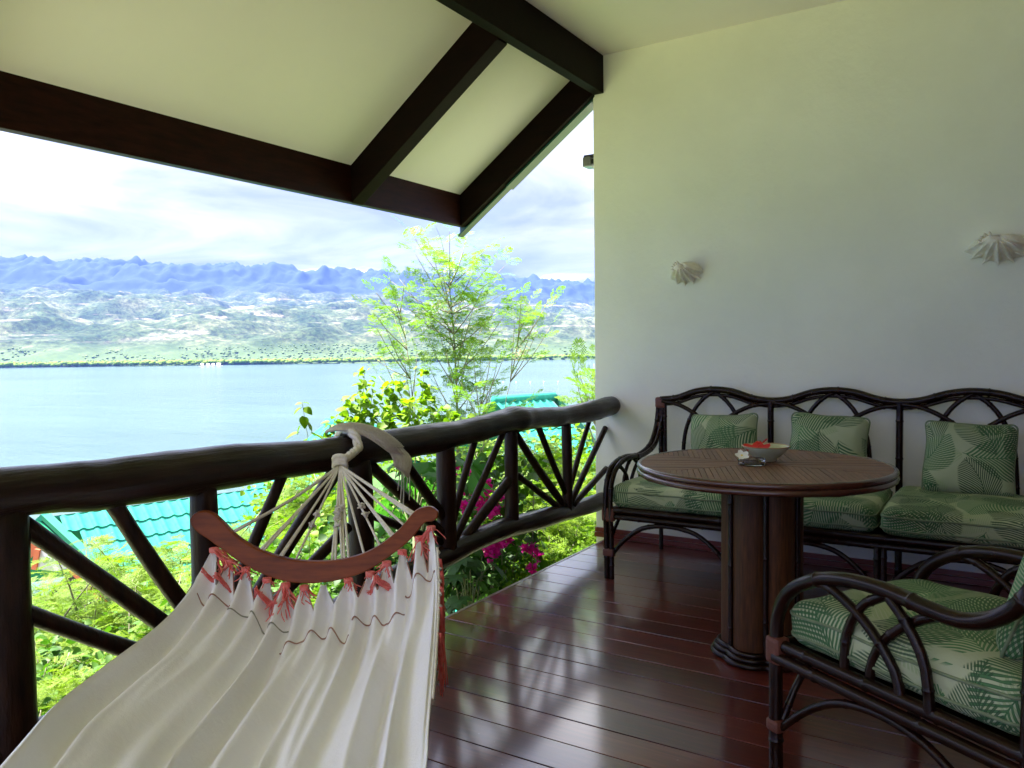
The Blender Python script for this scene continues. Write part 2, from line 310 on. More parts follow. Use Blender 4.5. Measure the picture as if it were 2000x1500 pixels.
def catmull(P, n=8, closed=False):
    P = np.asarray(P, float); out = []
    K = len(P); rng = range(K if closed else K-1)
    for i in rng:
        p1, p2 = P[i], P[(i+1) % K]
        p0 = P[(i-1) % K] if (closed or i > 0) else 2*p1-p2
        p3 = P[(i+2) % K] if (closed or i+2 < K) else 2*p2-p1
        for t in np.linspace(0, 1, n, endpoint=False):
            out.append(0.5*((2*p1)+(-p0+p2)*t+(2*p0-5*p1+4*p2-p3)*t*t+(-p0+3*p1-3*p2+p3)*t**3))
    if not closed: out.append(P[-1])
    return np.array(out)
def tube_arrays(pts, rad, seg=8, closed=False, cap=True):
    P = np.asarray(pts, float); K = len(P); r = np.full(K, rad, float) if np.isscalar(rad) else np.asarray(rad, float)
    T = np.zeros_like(P)
    if closed: T = np.roll(P, -1, 0)-np.roll(P, 1, 0)
    else: T[1:-1] = P[2:]-P[:-2]; T[0] = P[1]-P[0]; T[-1] = P[-1]-P[-2]
    T /= np.linalg.norm(T, axis=1)[:, None]+1e-12
    n = np.cross(T[0], [0, 0, 1.0]); n = n if np.linalg.norm(n) > 1e-3 else np.array([1.0, 0, 0]); n /= np.linalg.norm(n)
    V = []
    for i in range(K):
        n = n-T[i]*(n@T[i]); n /= np.linalg.norm(n)+1e-12; bb = np.cross(T[i], n)
        for j in range(seg):
            a = 2*PI*j/seg; V.append(P[i]+(n*math.cos(a)+bb*math.sin(a))*r[i])
    F = []
    for i in range(K if closed else K-1):
        a0 = i*seg; a1 = ((i+1) % K)*seg
        for j in range(seg): j2 = (j+1) % seg; F.append((a0+j, a0+j2, a1+j2, a1+j))
    if cap and not closed: F.append(tuple(range(seg-1, -1, -1))); F.append(tuple((K-1)*seg+j for j in range(seg)))
    return V, F
def noisy_log(pts, rads, seg=20, amp=0.08, n=10, knots=(), sd=0.0):
    """a natural log: lumpy cross-section, knots as swellings"""
    P = catmull(pts, n); R0 = np.interp(np.linspace(0, 1, len(P)), np.linspace(0, 1, len(rads)), rads)
    V, F = tube_arrays(P, R0, seg); V = np.array(V)
    for i in range(len(P)):
        for j in range(seg):
            v = V[i*seg+j]; d = v-P[i]; s = 1+amp*mnoise.noise(Vector((v[0]*5+sd, v[1]*3.0, v[2]*5)))*1.6+amp*0.5*mnoise.noise(Vector((v[0]*16, v[1]*12, v[2]*16+sd)))
            for kp, kr, ka in knots:
                q = np.linalg.norm(v-np.array(kp)); s += ka*math.exp(-(q/kr)**2)
            V[i*seg+j] = P[i]+d*s
    return V, F
def cane(pts, r=0.014, node=0.17, n=8, seg=8, jit=0.0, straight=False, seed=0):
    """rattan/bamboo pole path with swollen nodes; returns arrays"""
    P = np.asarray(pts, float) if straight else catmull(pts, n)
    L_ = np.concatenate([[0], np.cumsum(np.linalg.norm(np.diff(P, axis=0), axis=1))]); tot = L_[-1]
    ss = set(np.linspace(0, tot, max(3, int(tot/0.03))).tolist())
    s0 = node*(0.35+0.3*((seed*37) % 10)/10)
    nodes = np.arange(s0, tot-0.01, node)
    for q in nodes: ss.update([q-0.007, q-0.003, q, q+0.003, q+0.007])
    ss = np.array(sorted(x for x in ss if 0 <= x <= tot))
    Q = np.stack([np.interp(ss, L_, P[:, k]) for k in range(3)], 1)
    rr = np.full(len(ss), r)
    for q in nodes: rr = rr*(1+0.16*np.exp(-((ss-q)/0.0035)**2))
    return tube_arrays(Q, rr, seg)
def cane_obj(name, pts, mat, parent, **kw):
    mb = MB(); mb.add(*cane(pts, **kw)); return mb.build(name, mat, parent, angle=1.2)

# ------------------------------------------------------------------ setting: land, sea, mountains
SEA = -20.0
rng = np.random.default_rng(3)
def grid(xs, ys, zf):
    X, Y = np.meshgrid(xs, ys); Z = zf(X, Y); V = np.stack([X, Y, Z], -1).reshape(-1, 3)
    nx, ny = len(xs), len(ys); i = np.arange(nx-1)[None, :]+np.arange(ny-1)[:, None]*nx; i = i.ravel()
    return V, np.stack([i, i+1, i+1+nx, i+nx], 1)
def fbm(x, y, oct=5, s=1.0, seed=0.0, ridged=False):
    out = np.zeros(x.shape); a = 1.0; f = s; tot = 0
    xf, yf = x.ravel(), y.ravel(); o = np.zeros(len(xf))
    for k in range(oct):
        q = np.array([mnoise.noise(Vector((u*f+seed, v*f-seed, seed*0.37+k*7.1))) for u, v in zip(xf, yf)])
        if ridged: q = 1-np.abs(q)*2
        o += a*q; tot += a; a *= 0.5; f *= 2.05
    return (o/tot).reshape(x.shape)
lat = _r; fwd = _flat           # across / away axes of the far shore
def far_to_world(U, D): return U[..., None]*lat[None, :]+D[..., None]*fwd[None, :]
# water
sheet = MB(); sheet.add([(-9000, -9000, SEA), (9000, -9000, SEA), (9000, 9000, SEA), (-9000, 9000, SEA)], [(0, 1, 2, 3)])
tagset(sheet.build('sea', M['water'], smooth=False), kind='structure', label='calm turquoise sea channel between the garden and the far shore')
# garden slope below the deck
def gz(X, Y):
    d = np.clip((-X-1.0), -20, 200); z = -3.2-np.clip(d-4, 0, None)*0.42
    z = np.maximum(z, -22.0); return z
V, F = grid(np.concatenate([np.linspace(-70, -20, 12), np.linspace(-18, 8, 40)]), np.linspace(-30, 60, 60), gz)
V[:, 2] += np.array([0.25*mnoise.noise(Vector((x*0.4, y*0.4, 0))) for x, y, z in V])
tagset(mesh_np('garden_ground', V, F, M['soil']), kind='structure', label='sloping garden soil under the shrubs below the deck')
# far coast: plain, foothills, jagged blue mountains in one terrain sheet
nu, nd = 600, 230
uu = np.linspace(-3600, 3200, nu); dd = 1255+(np.linspace(0, 1, nd)**1.25)*4300
UU, DD = np.meshgrid(uu, dd)
shore = 1330+UU*0.19+25*np.sin(UU*0.006)
s = DD-shore
t = np.clip((s-230)/1700, 0, 1)
rs = np.clip((UU+1200)/2800, 0, 1)                       # towards the right everything gets lower and farther
hills = fbm(UU, DD, 6, 1/420.0, 2.2, True)
soft = fbm(UU, DD, 5, 1/650.0, 9.0)
base_h = np.where(s < 0, -3.0, 1.0+np.clip(s, 0, 260)*0.02)
foot = (235-110*rs)*t**0.85*(1+0.25*soft)+(120-50*rs)*(hills-0.55)*np.clip(t*4+.1, 0, 1)
tm = np.clip((s-2050-400*rs)/850, 0, 1); tm = tm*tm*(3-2*tm)
rid = fbm(UU, DD, 6, 1/520.0, 5.5, True); jag = fbm(UU, DD*0.5, 4, 1/95.0, 1.5, True)
mount = tm*(238-70*rs)*(0.90+0.13*rid)+tm*26*(jag-0.4)+tm*17*np.abs(np.sin(UU/22.0+5*soft+.004*DD))*(0.4+jag)+tm*15*(fbm(UU, DD, 3, 1/38.0, 7.7, True)-.5)
# keep the crest line even: highest at the left, sinking towards the right
slope_ = np.interp(UU[0], [-3600, -2500, 560, 3200], [.128, .1255, .082, .075])
tot_ = SEA+base_h+foot+mount; kx = np.argmax((tot_-1.2)/DD, axis=0); cols = np.arange(nu)
want = slope_*DD[kx, cols]+1.2-SEA-(base_h+foot)[kx, cols]; kf = want/np.maximum(mount[kx, cols], 40)
kf = np.convolve(np.pad(np.clip(kf, .4, 1.8), 14, mode='edge'), np.ones(29)/29, mode='valid')
mount = mount*kf[None, :]
Z = SEA+np.where(s < 0, -3, base_h+foot+mount)
P3 = far_to_world(UU, DD); P3[..., 2] = Z
V = P3.reshape(-1, 3); i = (np.arange(nu-1)[None, :]+np.arange(nd-1)[:, None]*nu).ravel(); F = np.stack([i, i+1, i+1+nu, i+nu], 1)
m, n, l, p = nm('far_land'); b = NB(m); ge = n.new('ShaderNodeNewGeometry'); oc = ge.outputs['Position']
sp = n.new('ShaderNodeSeparateXYZ'); l.new(oc, sp.inputs[0]); hgt = b.math('SUBTRACT', sp.outputs[2], SEA)
veg = b.ramp(b.noise(oc, 0.010, 8, 0.72), [(0.38, (0.016, 0.034, 0.015)), (0.50, (0.044, 0.064, 0.030)), (0.60, (0.092, 0.104, 0.058))])
fine = b.ramp(b.noise(oc, 0.09, 5, 0.75), [(0.40, (0.35, 0.40, 0.35)), (0.60, (1.15, 1.15, 1.1))])
veg = b.mix(1.0, veg, fine, 'MULTIPLY')
strat = b.noise(b.mapping(oc, (0.0035, 0.0035, 0.045)), 1.0, 8, 0.70, 0.5)
bare = b.ramp(strat, [(0.545, (0, 0, 0)), (0.60, (1, 1, 1))])
bare2 = b.math('MULTIPLY', bare, b.ramp(b.noise(oc, 0.03, 6, 0.75), [(0.42, (0, 0, 0)), (0.56, (1, 1, 1))]))
low = b.ramp(b.math('DIVIDE', hgt, 260.0), [(0.13, (0, 0, 0)), (0.28, (1, 1, 1)), (0.80, (1, 1, 1)), (0.96, (0.0, 0.0, 0.0))])
c = b.mix(b.math('MULTIPLY', bare2, low), veg, b.mix(b.noise(oc, 0.02, 3), (0.25, 0.215, 0.18), (0.14, 0.12, 0.105)))
forest = b.mix(b.noise(oc, 0.03, 6, 0.7), (0.010, 0.022, 0.024), (0.032, 0.050, 0.045))  # forest green tinted bluish, part of the distance haze put into the colour
c = b.mix(b.ramp(b.math('DIVIDE', hgt, 300.0), [(0.70, (0, 0, 0)), (0.95, (1, 1, 1))]), c, forest)
c = b.mix(b.ramp(b.math('DIVIDE', hgt, 100.0), [(0.10, (1, 1, 1)), (0.45, (0, 0, 0))]), c, b.mix(b.noise(oc, 0.05, 5, 0.7), (0.022, 0.045, 0.018), (0.080, 0.115, 0.045)))
l.new(c, p.inputs['Base Color']); p.inputs['Roughness'].default_value = 0.95; p.inputs['Specular IOR Level'].default_value = 0.1
tagset(mesh_np('mountains', V, F, m), kind='structure', label='far coast with pale terraced foothills rising to jagged blue mountains')
# coastal woods: low tree crowns along the shore and over the plain
def ico():
    bm = bmesh.new(); bmesh.ops.create_icosphere(bm, subdivisions=1, radius=1.0); V = np.array([v.co[:] for v in bm.verts]); F = np.array([[v.index for v in f.verts] for f in bm.faces]); bm.free(); return V, F
IV, IF = ico()
def crowns(name, U, D, Zb, S, mat, label):
    n_ = len(U); C3 = far_to_world(U, D); C3[:, 2] = Zb
    J = 1+0.35*(rng.random((n_, len(IV), 1))-0.5)
    V = IV[None]*J*np.stack([S*1.25, S*1.25, S*0.9], 1)[:, None, :]+C3[:, None, :]
    F = IF[None]+(np.arange(n_)*len(IV))[:, None, None]
    return tagset(mesh_np(name, V.reshape(-1, 3), F.reshape(-1, 3), mat), kind='stuff', label=label, cat='trees')
M['mangrove'] = leafmat('mangrove_canopy', (0.090, 0.190, 0.012), (0.200, 0.280, 0.016), 0.35, 0.8, 0.02)
M['coast_tree'] = leafmat('coast_canopy', (0.060, 0.110, 0.030), (0.120, 0.175, 0.055), 0.15, 0.9, 0.02)
n_ = 7500; U = rng.uniform(-2300, 1500, n_); sh = 1330+U*0.19+25*np.sin(U*0.006)
D = sh+rng.uniform(2, 75, n_); S = rng.uniform(1.8, 3.6, n_)
crowns('mangrove_belt', U, D, SEA+S*0.4+2.0+rng.uniform(0, 3.2, n_), S, M['mangrove'], 'bright green mangrove belt along the far waterline')
n_ = 7500; U = rng.uniform(-2500, 2300, n_); sh = 1330+U*0.19+25*np.sin(U*0.006); q = rng.random(n_)**1.25
D = sh+60+q*330; S = rng.uniform(1.8, 3.4, n_)*(1-q*0.35)
base_at = SEA+1+np.clip(D-sh, 0, 260)*0.02+(235-110*np.clip((U+1200)/2800, 0, 1))*np.clip((D-sh-230)/1700, 0, 1)**0.85
crowns('coastal_woods', U, D, base_at+S*0.25+rng.uniform(0, 1.5, n_), S, M['coast_tree'], 'dull green coastal woods on the plain behind the mangroves')
# haze
hb = MB(); A = 8000
hb.box((-A, -A, SEA-6), (A, A, 640)); hz = hb.build('haze', M['plaster'], smooth=False); hz.data.materials.clear()
m = bpy.data.materials.new('haze_air'); m.use_nodes = True; n = m.node_tree.nodes; l = m.node_tree.links
for x in list(n):
    if x.type == 'BSDF_PRINCIPLED': n.remove(x)
pv = n.new('ShaderNodeVolumePrincipled'); pv.inputs['Color'].default_value = (0.14, 0.27, 1.0, 1); pv.inputs['Density'].default_value = 0.60e-4; pv.inputs['Anisotropy'].default_value = 0.2
l.new(pv.outputs[0], n['Material Output'].inputs['Volume']); hz.data.materials.append(m); hz['kind'] = 'stuff'; hz['label'] = 'pale blue air haze over the sea and mountains'

# ------------------------------------------------------------------ the porch
WX = -2.195; WY = 4.5; DX = -2.115
wl = empty('porch_end_wall', (0, WY, 0), label='white plastered end wall of the porch behind the rattan sofa', cat='wall'); wl['kind'] = 'structure'
def loc(o, root):  # keep world placement when parenting under a moved root
    o.parent = root; o.matrix_parent_inverse = Matrix.Translation(root.location).inverted() if root.rotation_euler.z == 0 else root.matrix_world.inverted(); return o
def wpart(mb, name, mat, root, **kw): return loc(mb.build(name, mat, None, **kw), root)
mb = MB(); mb.box((WX, WY, -4.0), (2.75, WY+0.22, 3.12)); wpart(mb, 'plaster_face', M['plaster'], wl, bevel=0.006)
mb = MB(); mb.box((WX-0.003, WY-0.018, 0.002), (2.6, WY+0.002, 0.030)); wpart(mb, 'skirting_board', M['skirting'], wl, bevel=0.002)
mb = MB(); mb.box((WX-0.003, WY-0.011, 0.033), (2.6, WY+0.002, 0.060)); wpart(mb, 'skirting_board', M['skirting'], wl, bevel=0.002)
M['house_wood'] = simple('house_wood', (0.10, 0.06, 0.035), 0.6, (0.07, 0.04, 0.025), 3)  # dark finish for the unseen wall, picked to dim the porch's right end
mb = MB(); mb.box((2.6, -3.4, -4.0), (2.8, WY+0.2, 3.12)); tagset(mb.build('house_wall', M['house_wood'], smooth=False), kind='structure', label='inner house wall along the right side of the porch', cat='wall')
# ceiling
mb = MB(); mb.box((-2.15, -2.2, 2.988), (2.7, WY+0.05, 3.10)); tagset(mb.build('ceiling', M['ceiling'], smooth=False), kind='structure', label='flat white porch ceiling above the sofa', cat='ceiling')
sl = (2.972-2.255)/(3.19-2.186)
def roofz(x): return 2.972+(x+2.186)*sl
rf = empty('porch_roof', (-2.7, 1, 2.6), label='sloping white roof soffit with dark rafters over the railing', cat='roof'); rf['kind'] = 'structure'
mb = MB(); mb.prism([(-3.34, roofz(-3.34)+0.002), (-2.12, roofz(-2.12)+0.002), (-2.12, roofz(-2.12)+0.10), (-3.34, roofz(-3.34)+0.10)], 1, -2.2, 4.53)
wpart(mb, 'soffit', M['ceiling'], rf, smooth=False)
mb = MB(); mb.prism([(-3.42, roofz(-3.42)+0.104), (-2.0, roofz(-2.0)+0.104), (-2.0, roofz(-2.0)+0.14), (-3.42, roofz(-3.42)+0.14)], 1, -2.2, 4.58)
wpart(mb, 'roof_sheet', M['turq'], rf, smooth=False)
for k, y0 in enumerate((-2.1, -0.9, 1.18, 3.395, 4.462)):
    th = 0.095 if k < 4 else 0.070
    mb = MB(); zb = 0.215
    mb.prism([(-3.19, roofz(-3.19)-zb), (-2.184, roofz(-2.184)-zb-0.01), (-2.184, roofz(-2.184)), (-3.19, roofz(-3.19))], 1, y0, y0+th)
    o = wpart(mb, 'rafter', M['beam_r'], rf, bevel=0.004)
mb = MB(); mb.box((-3.245, -2.2, 2.045), (-3.192, 4.536, 2.262)); wpart(mb, 'eave_beam', M['beam'], rf, bevel=0.004)
mb = MB(); mb.box((-2.186, -2.2, 2.757), (-2.120, 4.497, 2.986)); wpart(mb, 'purlin', M['beam_r'], rf, bevel=0.004)
mb = MB(); mb.prism([(-3.25, roofz(-3.25)-0.225), (-2.20, roofz(-2.20)-0.225), (-2.20, roofz(-2.20)-0.02), (-3.25, roofz(-3.25)-0.02)], 1, 4.540, 4.552)
mb.prism([(-3.25, roofz(-3.25)-0.232), (-2.20, roofz(-2.20)-0.232), (-2.20, roofz(-2.20)-0.219), (-3.25, roofz(-3.25)-0.219)], 1, 4.515, 4.575)
wpart(mb, 'verge_flashing', M['teal_flash'], rf, smooth=False)
mb = MB(); mb.prism([(-2.84, roofz(-2.84)-0.238), (-2.20, roofz(-2.20)-0.238), (-2.20, roofz(-2.20)-0.222), (-2.84, roofz(-2.84)-0.222)], 1, 4.50, 4.59)
wpart(mb, 'verge_flashing', M['teal_flash'], rf, smooth=False)
# deck
dk = empty('deck', (0, 1, 0), label='glossy dark red varnished plank deck', cat='deck'); dk['kind'] = 'structure'
mb = MB(); mb.box((-2.35, -0.0692, -0.022), (2.35, 0.0692, 0.0)); pl = mb.build('plank', M['deck'], None, smooth=False, bevel=0.0015)
pl.location = (0.25, 2.783+0.0713, 0); loc(pl, dk); first = pl
for k in range(-42, 12):
    if k == 0: continue
    y = 2.783+0.0713+k*0.1425
    if y > 4.47: continue
    o = first.copy(); link(o); o.parent = dk; o.matrix_parent_inverse = first.matrix_parent_inverse; o.location = (0.25+random.uniform(-0.001, 0.001), y, random.uniform(-0.0012, 0))
mb = MB(); mb.box((-2.117, -3.4, -0.16), (-2.1015, 4.49, 0.001)); wpart(mb, 'edge_board', M['deck_edge'], dk, bevel=0.003)
mb = MB(); mb.box((-2.09, -3.4, -0.20), (2.6, 4.49, -0.026)); wpart(mb, 'joists', M['beam'], dk, smooth=False)

# ------------------------------------------------------------------ railing
RX = -2.12
rail = empty('railing', (RX, 1.0, 0), label='rustic dark log balustrade with fanned sticks along the deck edge', cat='railing')
def rl(px, py): q = onplane(px, py, 0, RX); return q
top_t = [(0, 917), (130, 895), (260, 894), (377, 882), (520, 863), (650, 854), (727, 845), (800, 835), (867, 827), (933, 812), (987, 798), (1050, 797), (1117, 792), (1167, 778)]
bot_t = [(0, 1017), (65, 1012), (208, 995), (368, 971), (537, 941), (641, 924), (757, 903), (843, 887), (873, 877), (933, 865), (977, 850), (1007, 842), (1050, 837), (1113, 832), (1157, 823), (1193, 813)]
tt = np.array([rl(*q) for q in top_t]); bt = np.array([rl(*q) for q in bot_t])
ys = [-3.3, -1.6, -0.4, 0.5, 1.0, 1.35, 1.7, 2.15, 2.6, 2.9, 3.1, 3.35, 3.6, 3.95, 4.25, 4.515]
def prof(y):
    zt = np.interp(y, tt[:, 1], tt[:, 2]); zb = np.interp(y, bt[:, 1], bt[:, 2]); return zt, zb
P = []; Rr = []
for y in ys:
    zt, zb = prof(y); P.append((RX+(0.05 if y > 4.4 else 0.03 if y > 4.2 else 0.0)+0.012*math.sin(y*2.3), y, (zt+zb)/2+(0.004 if y < 4.3 else 0.015))); Rr.append(max(0.055, (zt-zb)/2*0.97))
V, F = noisy_log(P, Rr, 24, 0.11, 9, knots=[((RX+0.05, 3.42, 0.83), 0.05, 0.25), ((RX+0.05, 3.85, 0.78), 0.05, 0.22), ((RX, 3.38, 0.88), 0.05, 0.15), ((RX, 1.2, 0.75), 0.07, 0.15)])
mb = MB(); mb.add(V, F); wpart(mb, 'top_rail', M['log'], rail)
lr_t = [(56, 1409), (156, 1377), (540, 1230), (667, 1163), (793, 1093), (897, 1052), (933, 1030), (983, 1012), (1017, 1005), (1067, 990), (1117, 983), (1173, 967)]
lt = np.array([rl(*q) for q in lr_t])
P = []; Rr = []
for y in [-3.3, -1.2, 0.4, 1.0, 1.5, 1.9, 2.2, 2.5, 2.8, 3.05, 3.3, 3.55, 3.8, 4.1, 4.35, 4.515]:
    zt = float(np.interp(y, lt[:, 1], lt[:, 2])); r_ = 0.045 if y < 2.6 else 0.052
    P.append((RX-(0.03 if y > 4.0 else 0.0), y, zt-r_)); Rr.append(r_)
V, F = noisy_log(P, Rr, 20, 0.06, 8, sd=4.0); mb = MB(); mb.add(V, F); wpart(mb, 'bottom_rail', M['log'], rail)
def stick(name, a, b_, r0, r1=None, sd=0.0, mat='post'):
    a, b_ = np.array(a, float), np.array(b_, float); r1 = r1 or r0
    mid = (a+b_)/2+np.array([random.uniform(-.006, .006), random.uniform(-.006, .006), 0])
    V, F = noisy_log([a, mid, b_], [r0, (r0+r1)/2, r1], 12, 0.07, 7, sd=sd); mb = MB(); mb.add(V, F); return wpart(mb, name, M[mat], rail)
posts = [((25, 1000), (25, 1430), 0.062, True), ((392, 940), (412, 1300), 0.044, False), ((694, 900), (712, 1180), 0.050, False), ((864, 860), (878, 1060), 0.046, False), ((995, 830), (1003, 1030), 0.036, False), ((1102, 800), (1110, 985), 0.030, False)]
for k, (a, b_, r_, down) in enumerate(posts):
    pa, pb = rl(*a), rl(*b_); y = (pa[1]+pb[1])/2
    if down: y -= 0.015
    zt, zb = prof(y); zl = float(np.interp(y, lt[:, 1], lt[:, 2])); jx = RX
    stick('post', (jx, y, zb+0.03), (jx, y, -0.35 if down else zl-0.05), r_*0.95, r_*1.05, sd=k*3.1)
for y in (-0.4, -1.9): stick('post', (RX, y, 0.8), (RX, y, -0.3), 0.055, 0.055, sd=y)
diag = [((54, 1030), (312, 1214), .026), ((228, 993), (349, 1166), .026), ((48, 1197), (260, 1270), .026), ((550, 937), (497, 1067), .021), ((647, 933), (550, 1090), .028), ((667, 1040), (620, 1090), .022),
        ((733, 917), (817, 997), .024), ((787, 897), (857, 997), .023), ((735, 1010), (800, 1035), .018), ((927, 867), (885, 1017), .017), ((980, 850), (893, 1043), .018), ((997, 933), (913, 1043), .024),
        ((1010, 850), (1095, 977), .022), ((1053, 837), (1098, 947), .018), ((1015, 933), (1087, 987), .018), ((1152, 823), (1117, 940), .016), ((1193, 813), (1120, 970), .019), ((1203, 893), (1127, 977), .019)]
bases = {0: 1, 1: 1, 2: 1, 3: 1, 4: 1, 5: 1, 6: 3, 7: 3, 8: 3, 9: 3, 10: 3, 11: 3, 12: 5, 13: 5, 14: 5, 15: 5, 16: 5, 17: 5}
for k, (a, b_, r_) in enumerate(diag):
    pa, pb = rl(*a), rl(*b_); d = pb-pa
    zl = float(np.interp(pb[1], lt[:, 1], lt[:, 2])); pbase = rl(*posts[bases[k]][1])
    ext = pb+d/np.linalg.norm(d)*0.6; f_ = 1.0
    # run on until the foot post or the bottom rail
    step = d/np.linalg.norm(d)*0.01; q = pb.copy()
    for _ in range(60):
        if abs(q[1]-pbase[1]) < 0.02 or q[2] < float(np.interp(q[1], lt[:, 1], lt[:, 2]))-0.01: break
        q = q+step
    up = pa-d/np.linalg.norm(d)*0.035
    if up[1] > WY-0.01: up = up+(d/np.linalg.norm(d))*((up[1]-(WY-0.01))/abs(d[1])*np.linalg.norm(d))
    up = up+np.array([0.004*(k % 3-1), 0, 0])
    stick('fan_stick', up, q, r_*0.95, r_, sd=k*1.7)

# wall lamp box at the wall's outer corner
wlm = empty('security_lamp', (-2.2, 4.53, 2.36), label='small grey lamp box fixed to the outer corner of the white wall', cat='lamp')
mb = MB(); mb.box((-2.275, 4.51, 2.332), (-2.222, 4.60, 2.392)); wpart(mb, 'housing', M['metal'], wlm, bevel=0.004)
mb = MB(); mb.box((-2.270, 4.515, 2.394), (-2.198, 4.575, 2.404)); mb.box((-2.222, 4.53, 2.35), (-2.196, 4.57, 2.380)); wpart(mb, 'bracket', M['black'], wlm, smooth=False)

# ------------------------------------------------------------------ rattan sofa
sofa = empty('rattan_sofa', (-1.72, 4.05, 0), label='long dark rattan sofa with wavy arched back against the white wall', cat='sofa')
def sc_(name, pts, r=0.014, **kw): return loc(cane_obj(name, pts, M['rattan'], None, r=r, **kw), sofa)
YB, YF = 4.40, 3.70
SX = [-1.72, -1.085, -0.45, 0.185]
pts = []
for i in range(3):
    x0, x1 = SX[i], SX[i+1]
    for f_, z in ((0, .888+.008*i), (0.16, .900+.008*i), (0.33, .938+.006*i), (0.5, .952+.006*i), (0.67, .942+.006*i), (0.84, .908+.008*i)): pts.append((x0+(x1-x0)*f_, YB, z))
pts.append((SX[3], YB, .905))
sc_('back_rail', pts, 0.019, node=0.23, n=6, seg=10)
sc_('back_rail', [(a, b_+0.004, c-0.030) for a, b_, c in pts], 0.010, node=0.31, n=6)
for i in range(4):
    x = SX[i]; z = 0.885+0.007*i
    if i in (1, 2):
        sc_('back_post', [(x, YB-0.004, z), (x, YB-0.004, 0.0)], 0.017, straight=True, node=0.19, seed=i)
    else:
        sc_('back_post', [(x, YB, z-0.02), (x, YB, 0.0)], 0.013, straight=True, node=0.2, seed=i)
        sc_('back_post', [(x+(0.026 if i == 0 else -0.026), YB, z-0.02), (x+(0.026 if i == 0 else -0.026), YB, 0.30)], 0.013, straight=True, node=0.2, seed=i+3)
for i in range(3):
    x0, x1 = SX[i], SX[i+1]; w_ = x1-x0; z0 = .885+.007*i
    X_ = lambda f_: x0+w_*f_
    yb = YB-0.012
    sc_('back_brace', [(X_(.02), yb, z0-.006), (X_(.16), yb, z0-.020), (X_(.31), yb, z0-.065), (X_(.45), yb, z0-.135), (X_(.60), yb, z0-.26), (X_(.66), yb, .50)], 0.012, node=.16, seed=i)
    sc_('back_brace', [(X_(.98), yb+.006, z0-.006), (X_(.84), yb+.006, z0-.020), (X_(.69), yb+.006, z0-.065), (X_(.55), yb+.006, z0-.135), (X_(.40), yb+.006, z0-.26), (X_(.34), yb+.006, .50)], 0.012, node=.16, seed=i+2)
    sc_('back_brace', [(X_(.5), yb+.012, z0+.055), (X_(.40), yb+.012, z0+.010), (X_(.31), yb+.012, z0-.065), (X_(.235), yb+.012, z0-.19), (X_(.21), yb+.012, .50), (X_(.21), yb+.012, .36)], 0.012, node=.14, seed=i+4)
    sc_('back_brace', [(X_(.5), yb+.018, z0+.055), (X_(.60), yb+.018, z0+.010), (X_(.69), yb+.018, z0-.065), (X_(.765), yb+.018, z0-.19), (X_(.79), yb+.018, .50), (X_(.79), yb+.018, .36)], 0.012, node=.14, seed=i+5)
sc_('seat_rail', [(-1.76, YF, .362), (0.20, YF, .362)], 0.018, straight=True, node=.26, seg=10)
sc_('seat_rail', [(-1.76, YF+.002, .328), (0.20, YF+.002, .328)], 0.016, straight=True, node=.33, seed=4, seg=10)
sc_('seat_rail', [(-1.73, YB, .35), (0.20, YB, .35)], 0.016, straight=True, node=.3)
for x in (-1.745, -1.085, -0.45, 0.18): sc_('seat_rail', [(x, YF, .345), (x, YB, .345)], 0.015, straight=True, node=.21)
mb = MB(); mb.box((-1.73, 3.72, .352), (0.18, 4.39, .366)); wpart(mb, 'seat_panel', M['rattan'], sofa, smooth=False)
for x in (-1.745, 0.185):
    s_ = 1 if x < 0 else -1
    for dx, rr in ((0.0, 1), (0.028*s_, 0)):
        sc_('arm', [(x+dx, YF, 0.0), (x+dx, YF-.002, .20), (x+dx, YF-.012, .40), (x+dx, YF+.012, .51), (x+dx, YF+.085-.01*rr, .578), (x+dx, YF+.23, .604), (x+dx, YF+.42, .594), (x+dx, YF+.59, .630), (x+dx, YF+.68, .715), (x+dx+.006*s_, YB+.0, .80), (x+dx+.012*s_, YB+.0, .885)], 0.014, node=.2, seed=rr)
    xx = x+.014*s_
    def ar(q): return [(xx, YF+a_, z_) for a_, z_ in q]
    sc_('arm_brace', ar([(.10, .575), (.17, .550), (.235, .49), (.27, .36)]), .010, node=.15)
    sc_('arm_brace', ar([(.30, .595), (.235, .555), (.185, .47), (.175, .36)]), .010, node=.15)
    sc_('arm_brace', ar([(.30, .595), (.37, .555), (.41, .48), (.42, .36)]), .010, node=.15)
    sc_('arm_brace', ar([(.46, .595), (.38, .560), (.31, .50), (.27, .42), (.265, .36)]), .010, node=.15)
    for k_, (a0, a1) in enumerate(((0.0, .30), (.70, .40))):
        sc_('leg_brace', [(x+.014*s_, YF+a0, .13), (x+.014*s_, YF+a0*.85+a1*.15, .22), (x+.014*s_, YF+(a0+a1)/2, .30), (x+.014*s_, YF+a1, .325)], .010, node=.13)
    mb = MB(); mb.box((x-.020 if s_ > 0 else x-.048, YF-.022, .300), (x+.048 if s_ > 0 else x+.020, YF+.020, .372)); wpart(mb, 'binding', M['binding'], sofa, bevel=.012)
    mb = MB(); mb.box((x-.017 if s_ > 0 else x-.045, YF-.018, .118), (x+.045 if s_ > 0 else x+.017, YF+.018, .158)); wpart(mb, 'binding', M['binding'], sofa, bevel=.010)
    mb = MB(); mb.box((x-.006 if s_ > 0 else x-.046, YB-.019, .838), (x+.056 if s_ > 0 else x+.006, YB+.019, .902)); o = wpart(mb, 'binding', M['binding'], sofa, bevel=.014); o['label'] = 'reddish brown corner binding'
    mb = MB(); mb.box((x-.010 if s_ > 0 else x-.040, YB-.017, .700), (x+.040 if s_ > 0 else x+.010, YB+.017, .756)); wpart(mb, 'binding', M['binding'], sofa, bevel=.012)
